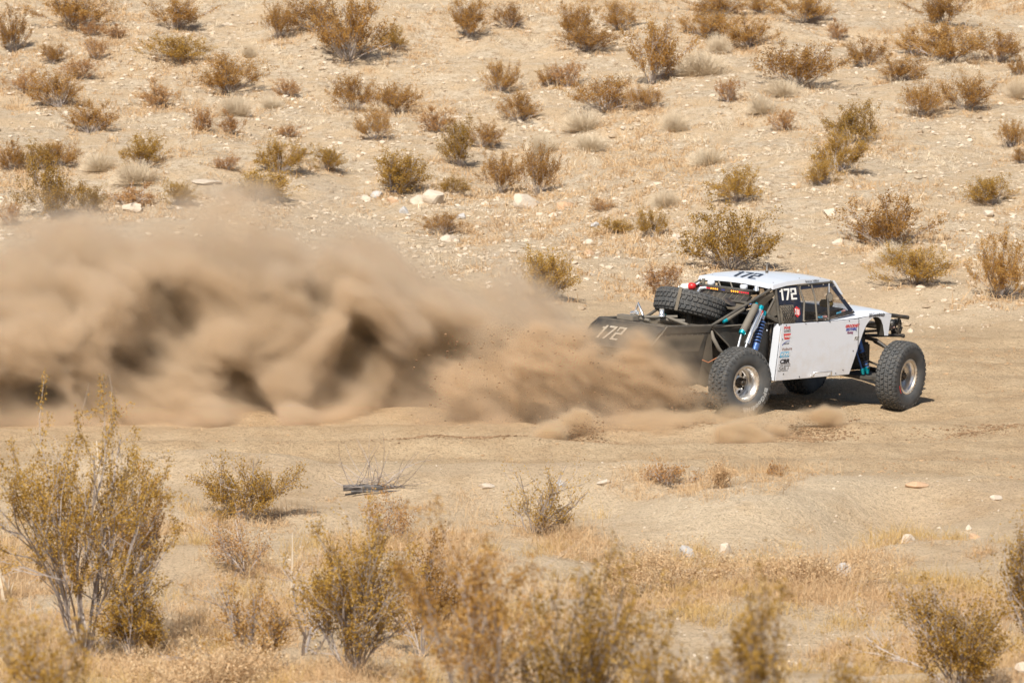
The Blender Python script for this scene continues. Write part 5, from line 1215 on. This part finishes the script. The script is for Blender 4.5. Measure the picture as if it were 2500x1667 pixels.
def warp(A, dx, dy, dz):
    """sample A at displaced indices, trilinear"""
    nx_, ny_, nz_ = A.shape
    X, Y, Z = np.meshgrid(np.arange(nx_, dtype=np.float32), np.arange(ny_, dtype=np.float32), np.arange(nz_, dtype=np.float32), indexing='ij')
    X = np.clip(X + dx, 0, nx_ - 1.001); Y = np.clip(Y + dy, 0, ny_ - 1.001); Z = np.clip(Z + dz, 0, nz_ - 1.001)
    xi = X.astype(np.int32); yi = Y.astype(np.int32); zi = Z.astype(np.int32)
    X -= xi; Y -= yi; Z -= zi
    o = 0
    for a in (0, 1):
        wa = X if a else 1 - X
        for b in (0, 1):
            wb = wa * (Y if b else 1 - Y)
            for c in (0, 1):
                o = o + A[xi + a, yi + b, zi + c] * wb * (Z if c else 1 - Z)
    return o
def volume_object(name, rho, lo, vox, mat):
    n = rho.shape
    me = bpy.data.meshes.new(name); me.vertices.add(rho.size)
    at = me.attributes.new('rho', 'FLOAT', 'POINT'); at.data.foreach_set('value', np.ascontiguousarray(rho, np.float32).ravel())
    o = bpy.data.objects.new(name, me); COL.objects.link(o)
    ng = bpy.data.node_groups.new(name + '_field', 'GeometryNodeTree')
    ng.interface.new_socket('Geometry', in_out='INPUT', socket_type='NodeSocketGeometry'); ng.interface.new_socket('Geometry', in_out='OUTPUT', socket_type='NodeSocketGeometry')
    gi = ng.nodes.new('NodeGroupInput'); go = ng.nodes.new('NodeGroupOutput')
    vc = ng.nodes.new('GeometryNodeVolumeCube')
    hi = [lo[k] + vox * (n[k] - 1) for k in range(3)]
    vc.inputs['Min'].default_value = lo; vc.inputs['Max'].default_value = hi
    for k, a in enumerate('XYZ'): vc.inputs['Resolution ' + a].default_value = n[k]
    pos = ng.nodes.new('GeometryNodeInputPosition'); sp = ng.nodes.new('ShaderNodeSeparateXYZ'); ng.links.new(pos.outputs[0], sp.inputs[0])
    def mth(op, a, b, c=None):
        m = ng.nodes.new('ShaderNodeMath'); m.operation = op
        for s, v in enumerate((a, b, c)):
            if v is None: continue
            if hasattr(v, 'is_linked'): ng.links.new(v, m.inputs[s])
            else: m.inputs[s].default_value = v
        return m.outputs[0]
    idx = []
    for k in range(3):
        v = mth('MULTIPLY_ADD', sp.outputs[k], 1 / vox, -lo[k] / vox + .5)
        v = mth('FLOOR', v, 0); v = mth('MINIMUM', mth('MAXIMUM', v, 0), n[k] - 1); idx.append(v)
    lin = mth('MULTIPLY_ADD', mth('MULTIPLY_ADD', idx[0], n[1], idx[1]), n[2], idx[2])
    f2i = ng.nodes.new('FunctionNodeFloatToInt'); ng.links.new(lin, f2i.inputs[0])
    na = ng.nodes.new('GeometryNodeInputNamedAttribute'); na.data_type = 'FLOAT'; na.inputs[0].default_value = 'rho'
    si = ng.nodes.new('GeometryNodeSampleIndex'); si.data_type = 'FLOAT'; si.domain = 'POINT'
    ng.links.new(gi.outputs[0], si.inputs['Geometry']); ng.links.new(na.outputs[0], si.inputs['Value']); ng.links.new(f2i.outputs[0], si.inputs['Index'])
    ng.links.new(si.outputs[0], vc.inputs['Density'])
    sm = ng.nodes.new('GeometryNodeSetMaterial'); sm.inputs['Material'].default_value = mat
    ng.links.new(vc.outputs[0], sm.inputs[0]); ng.links.new(sm.outputs[0], go.inputs[0])
    me.materials.append(mat)
    md = o.modifiers.new('field', 'NODES'); md.node_group = ng
    return o
def dust_mat(name, col, dens, g=0.1):
    m, nt, out = new_mat(name)
    v = N(nt, 'ShaderNodeVolumePrincipled', inp={'Color': (*col, 1), 'Density': dens, 'Anisotropy': g, 'Density Attribute': 'density'})
    nt.links.new(v.outputs[0], out.inputs['Volume']); return m
VOX = .04
hx = lambda p: (p - 1250) / 170.0
def coords(lo, shp, vox):
    xs = lo[0] + vox * np.arange(shp[0]); ys = lo[1] + vox * np.arange(shp[1]); zs = lo[2] + vox * np.arange(shp[2])
    return xs, ys, zs, xs[:, None, None], ys[None, :, None], zs[None, None, :]
def fade(rho, k_=5, floor_free=True):
    for ax in (0, 1, 2):
        n_ = rho.shape[ax]
        for k in range(k_):
            for e in (k, n_ - 1 - k):
                if ax == 2 and e == k and floor_free: continue
                sl = [slice(None)] * 3; sl[ax] = e; rho[tuple(sl)] *= k / k_
    rho[rho < .003] = 0; return rho
def lattice(shp, vox, cell, seed, ay=1., az=1.):
    return noise3(shp, (shp[0] * vox / cell, shp[1] * vox / (cell * ay), shp[2] * vox / (cell * az)), seed)
lo = (-11.2, 70.4, -.12); shp = (350, 200, 88)
xs, ys, zs, X3, Y3, Z3 = coords(lo, shp, VOX)
w1 = lattice(shp, VOX, 1.3, 2) - .5; w2 = lattice(shp, VOX, 1.3, 3) - .5; w3 = lattice(shp, VOX, 1.1, 4) - .5
v1 = lattice(shp, VOX, .42, 12) - .5; v3 = lattice(shp, VOX, .38, 14) - .5
XW = X3 + w1 * 1.5 + v1 * .5; YW = Y3 + w2 * 1.1; ZW = Z3 + w3 * 1.3 + v3 * .42
def ip(v, a, b): return np.interp(v, a, b)
PXS = [hx(p) for p in (-900, 0, 122, 272, 408, 612, 735, 884, 1020, 1122, 1224, 1326, 1401, 1470, 1560, 1650)]
top = ip(XW, PXS, [2.55, 2.55, 2.75, 2.85, 3.1, 3.15, 2.95, 2.65, 2.5, 2.4, 2.3, 2.1, 1.9, 1.6, 1.2, .6])
half = ip(XW, [hx(p) for p in (-900, 0, 600, 1000, 1250, 1400, 1560)], [2.9, 2.8, 2.5, 2.2, 1.8, 1.4, .8])
mid = ip(X3, [-12, 0, 3], [75.1, 74.9, 74.5])
yy = (YW - mid) / half
rr = np.sqrt(np.abs(yy) ** 2.3 + np.clip(ZW / top, 0, 9) ** 2.6)
env = (1 - rr) * np.minimum(half, top)
# hollows on the near side of the cloud: (px, pz, rx, rz, depth, slant) as they show in the picture
HOL = [(400, 880, 180, 95, 1.2, 0), (470, 770, 90, 50, .9, -.6), (640, 930, 60, 100, 1.5, .2), (755, 760, 48, 100, 1.3, -.6),
       (850, 880, 62, 100, 2.3, -.6), (975, 965, 80, 105, 3.2, -.9), (1180, 850, 100, 70, 3.0, 0), (60, 970, 120, 45, .9, 0), (1080, 890, 60, 45, .7, 0), (600, 720, 150, 40, .5, .1), (1310, 890, 50, 50, .7, 0)]
rec = 0
for (px, pz, rx, rz, d, rot) in HOL:
    cx = hx(px); cz = (1010 - pz) / 168.0; c, s = math.cos(rot), math.sin(rot)
    dx = (XW - cx) * 170; dz = (ZW - cz) * 168
    rec = rec + d * np.exp(-(((dx * c + dz * s) / rx) ** 2 + ((-dx * s + dz * c) / rz) ** 2))
env = env - rec * (.55 + .9 * lattice(shp, VOX, .55, 16)) * (1 - smooth(-.35, .55, yy))
# streaky detail sheared along the throw (up and to the left)
n1 = lattice(shp, VOX, 1.5, 1)
def puff(cell, seed, ay=.85, az=.8): return 2.3 * np.abs(lattice(shp, VOX, cell, seed, ay, az) - .5) - .32
det = .95 * puff(.85, 5) + .62 * puff(.42, 6) + .55 * (lattice(shp, VOX, .20, 7, .8, .8) - .5) + .42 * (lattice(shp, VOX, .10, 8, .9, .8) - .5)
zi = np.arange(shp[2])[None, None, :]
det = warp(det, w1 * 34 + zi * .45 + v1 * 10, w2 * 30, w3 * 28 + v3 * 12)
env = env + (n1 - .5) * 1.3 + det * 1.6
rho = smooth(-.12, .75 + .5 * smooth(.45, .95, ZW / top), env) ** 1.15
rho = rho + .045 * smooth(-.85, .1, env + det * .9) * (Z3 < 3.4)
rho *= smooth(-.12, .10, Z3 + 0 * rho)
foot = np.exp(-np.clip(Z3, 0, 9) / (.16 + .55 * n1 ** 2)) * np.exp(-((Y3 - 73.0 - w1 * 3.2) / 1.9) ** 2) * smooth(4.2, 1.0, X3) * np.clip(.40 + 1.6 * (n1 - .5) + det * 1.1, 0, 1) * .14
foot = foot * (1 + 1.6 * np.exp(-((X3 + .3) / 1.5) ** 2))
rho = fade(np.maximum(rho, foot).astype(np.float32))
M_DUST = dust_mat('dust', (.89, .76, .60), 8.0, 0.2)
dust = volume_object('dust_cloud', rho, lo, VOX, M_DUST)
tag(dust, 'billowing tan dust cloud thrown up behind the racing buggy', 'dust cloud', kind='stuff')
del env, rec, rho, det, n1, w1, w2, w3, v1, v3, XW, YW, ZW, rr, yy, top, half

# coarse soil flung by the rear wheels: browner, clumped
VX = .028; lo = (-1.9, 72.2, -.05); shp = (184, 76, 58)
xs, ys, zs, X3, Y3, Z3 = coords(lo, shp, VX)
w1 = lattice(shp, VX, .45, 22) - .5; w3 = lattice(shp, VX, .4, 24) - .5
n1 = lattice(shp, VX, .30, 21); det = (lattice(shp, VX, .15, 25, .8, .7) - .5) + .7 * (lattice(shp, VX, .075, 26, .9, .8) - .5)
det = warp(det, w1 * 14 + np.arange(shp[2])[None, None, :] * .8, w3 * 8, w3 * 12)
XW = X3 + w1 * .5; ZW = Z3 + w3 * .45
cz = ip(XW, [-1.2, -.4, .3, 1.0, 1.8, 2.6, 3.2], [.55, .75, .86, .78, .66, .48, .25]); rz = ip(XW, [-1.2, -.4, .3, 1.0, 1.8, 2.6, 3.2], [.30, .46, .54, .53, .50, .34, .12])
cy = ip(X3, [-1.2, 1., 3.2], [73.6, 73.15, 73.2]); e = 1 - np.sqrt(((ZW - cz) / rz) ** 2 + ((Y3 - cy) / .42) ** 2)
e = e * .55 + (n1 - .5) * 1.1 + det * .9
rho = smooth(.02, .50, e) * smooth(3.1, 1.4, X3) * smooth(-1.9, .9, X3 + w3 * 2.2)
rho2 = .10 * smooth(-.35, .2, e) * smooth(3.3, 2.0, X3) * smooth(-1.8, .4, X3)
veil = np.exp(-(((X3 - 1.25) / .9) ** 2 + ((Y3 - 73.1) / .5) ** 2 + ((ZW - 1.0) / .36) ** 2)) * np.clip(.45 + 2.6 * det + 1.4 * (n1 - .5), 0, 1.6) * .30
rho = fade((rho + rho2 + veil).astype(np.float32), 4)
spray = volume_object('soil_spray', rho, lo, VX, dust_mat('soil_dust', (.86, .705, .52), 10.0, .1))
tag(spray, 'orange-brown soil spray streaming off the rear wheels of the buggy', 'dust', kind='stuff')

# low sand waves peeling off the front and rear tyres on the near side
VX = .03; lo = (-.6, 70.6, -.12); shp = (226, 160, 30)
xs, ys, zs, X3, Y3, Z3 = coords(lo, shp, VX)
w1 = lattice(shp, VX, .6, 32) - .5; w3 = lattice(shp, VX, .4, 34, 1, .5) - .5; n1 = lattice(shp, VX, .5, 31, 1, .6); det = (lattice(shp, VX, .22, 35, .7, .6) - .5) + .6 * (lattice(shp, VX, .10, 36, .8, .7) - .5)
rho = 0
for (x0, y0, x1, y1, zc0, zc1, r0_, r1_, wt) in ((3.0, 71.4, 4.55, 72.6, .06, .26, .22, .13, 1), (.45, 71.2, .95, 71.8, .12, .24, .22, .14, 1), (1.0, 72.0, 3.3, 72.9, .02, .06, .36, .30, .22)):
    t = np.clip(((X3 - x0) * (x1 - x0) + (Y3 - y0) * (y1 - y0)) / ((x1 - x0) ** 2 + (y1 - y0) ** 2), 0, 1)
    r_ = r0_ + (r1_ - r0_) * t; zc = zc0 + (zc1 - zc0) * t
    q = 1 - np.sqrt(((X3 + w1 * .7 - x0 - (x1 - x0) * t) / r_) ** 2 + ((Y3 + w3 * .5 - y0 - (y1 - y0) * t) / (r_ * 1.4)) ** 2 + ((Z3 + w3 * .35 - zc) / (r_ * .85)) ** 2)
    q = q + (n1 - .5) * 1.4 + det * 2.1 + (.12 if wt == 1 else 0)
    rho = np.maximum(rho, wt * (smooth(-.05, .7, q) + .03 * smooth(-1.1, .2, q) * np.exp(-np.clip(Z3, 0, 9) / .22)))
rho = fade(rho.astype(np.float32), 4)
wave = volume_object('sand_wave', rho, lo, VX, dust_mat('sand_dust', (.88, .73, .53), 14.0, .1))
tag(wave, 'low curling sand thrown forward along the near side of the track', 'dust', kind='stuff')

# flying clods
r = np.random.default_rng(91); iv, fc = ico(); n = 3200
u = r.beta(1.3, 1.8, n); base = r.choice(3, n, p=[.62, .22, .16])
x = np.where(base == 0, 2.9 - 4.4 * u, np.where(base == 1, 4.9 - 1.9 * u, 1.3 - 1.1 * u)); y = np.where(base == 0, 73.1 + r.normal(0, .28, n), np.where(base == 1, 73.0 - 1.3 * u + r.normal(0, .1, n), 71.7 + r.normal(0, .15, n)))
z = np.where(base == 0, .05 + np.interp(x, [-1.5, 0, 1, 2.9], [.7, .8, .7, .2]) * r.uniform(.0, 1.75, n), np.abs(r.normal(0, .13, n)) + .02)
s_ = .003 * (4.2 ** (r.random(n) ** 3))
A = iv[None] * r.uniform(.6, 1.3, (n, 12, 1)) * s_[:, None, None] * np.array([1.7, 1, 1])
A = A + np.stack([x, y, z], 1)[:, None, :]
F = fc[None] + (np.arange(n) * 12)[:, None, None]
tag(mesh_np('flying_clods', A.reshape(-1, 3), F.reshape(-1, 3), rock_mat('flying_soil', (.16, .09, .045), (.25, .15, .08), (.36, .23, .13))), 'small clods of brown soil flying behind the rear wheels', kind='stuff')

# fresh dark soil turned up in strips on the near side of the track
M_FRESH = rock_mat('fresh_soil', (.18, .11, .06), (.28, .18, .10), (.40, .27, .16))
r = np.random.default_rng(95); n = 11000
st = [(-.6, 70.9, .85, .16), (.9, 71.4, .5, .22), (4.0, 72.1, .75, .2), (3.1, 71.3, .5, .15), (1.9, 72.6, 1.2, .3), (6.6, 72.3, .9, .2)]
k = r.choice(len(st), n, p=[.24, .16, .22, .1, .2, .08]); S = np.array(st)[k]
x = S[:, 0] + r.normal(0, .5, n) * S[:, 2]; y = S[:, 1] + r.normal(0, .75, n) * S[:, 3] + (x - S[:, 0]) * .2 + .25 * fbm(x * 1.3, x * 0 + 3, 2, 97); s_ = .004 * (5.0 ** (r.random(n) ** 2.6))
A = iv[None] * r.uniform(.6, 1.3, (n, 12, 1)) * s_[:, None, None] * np.array([1.5, 1.3, .7]); A = A + np.stack([x, y, terrain(x, y) + s_ * .25], 1)[:, None, :]
F = fc[None] + (np.arange(n) * 12)[:, None, None]
tag(mesh_np('fresh_soil', A.reshape(-1, 3), F.reshape(-1, 3), M_FRESH), 'dark crumbs of fresh soil in strips beside the wheel tracks', kind='stuff')
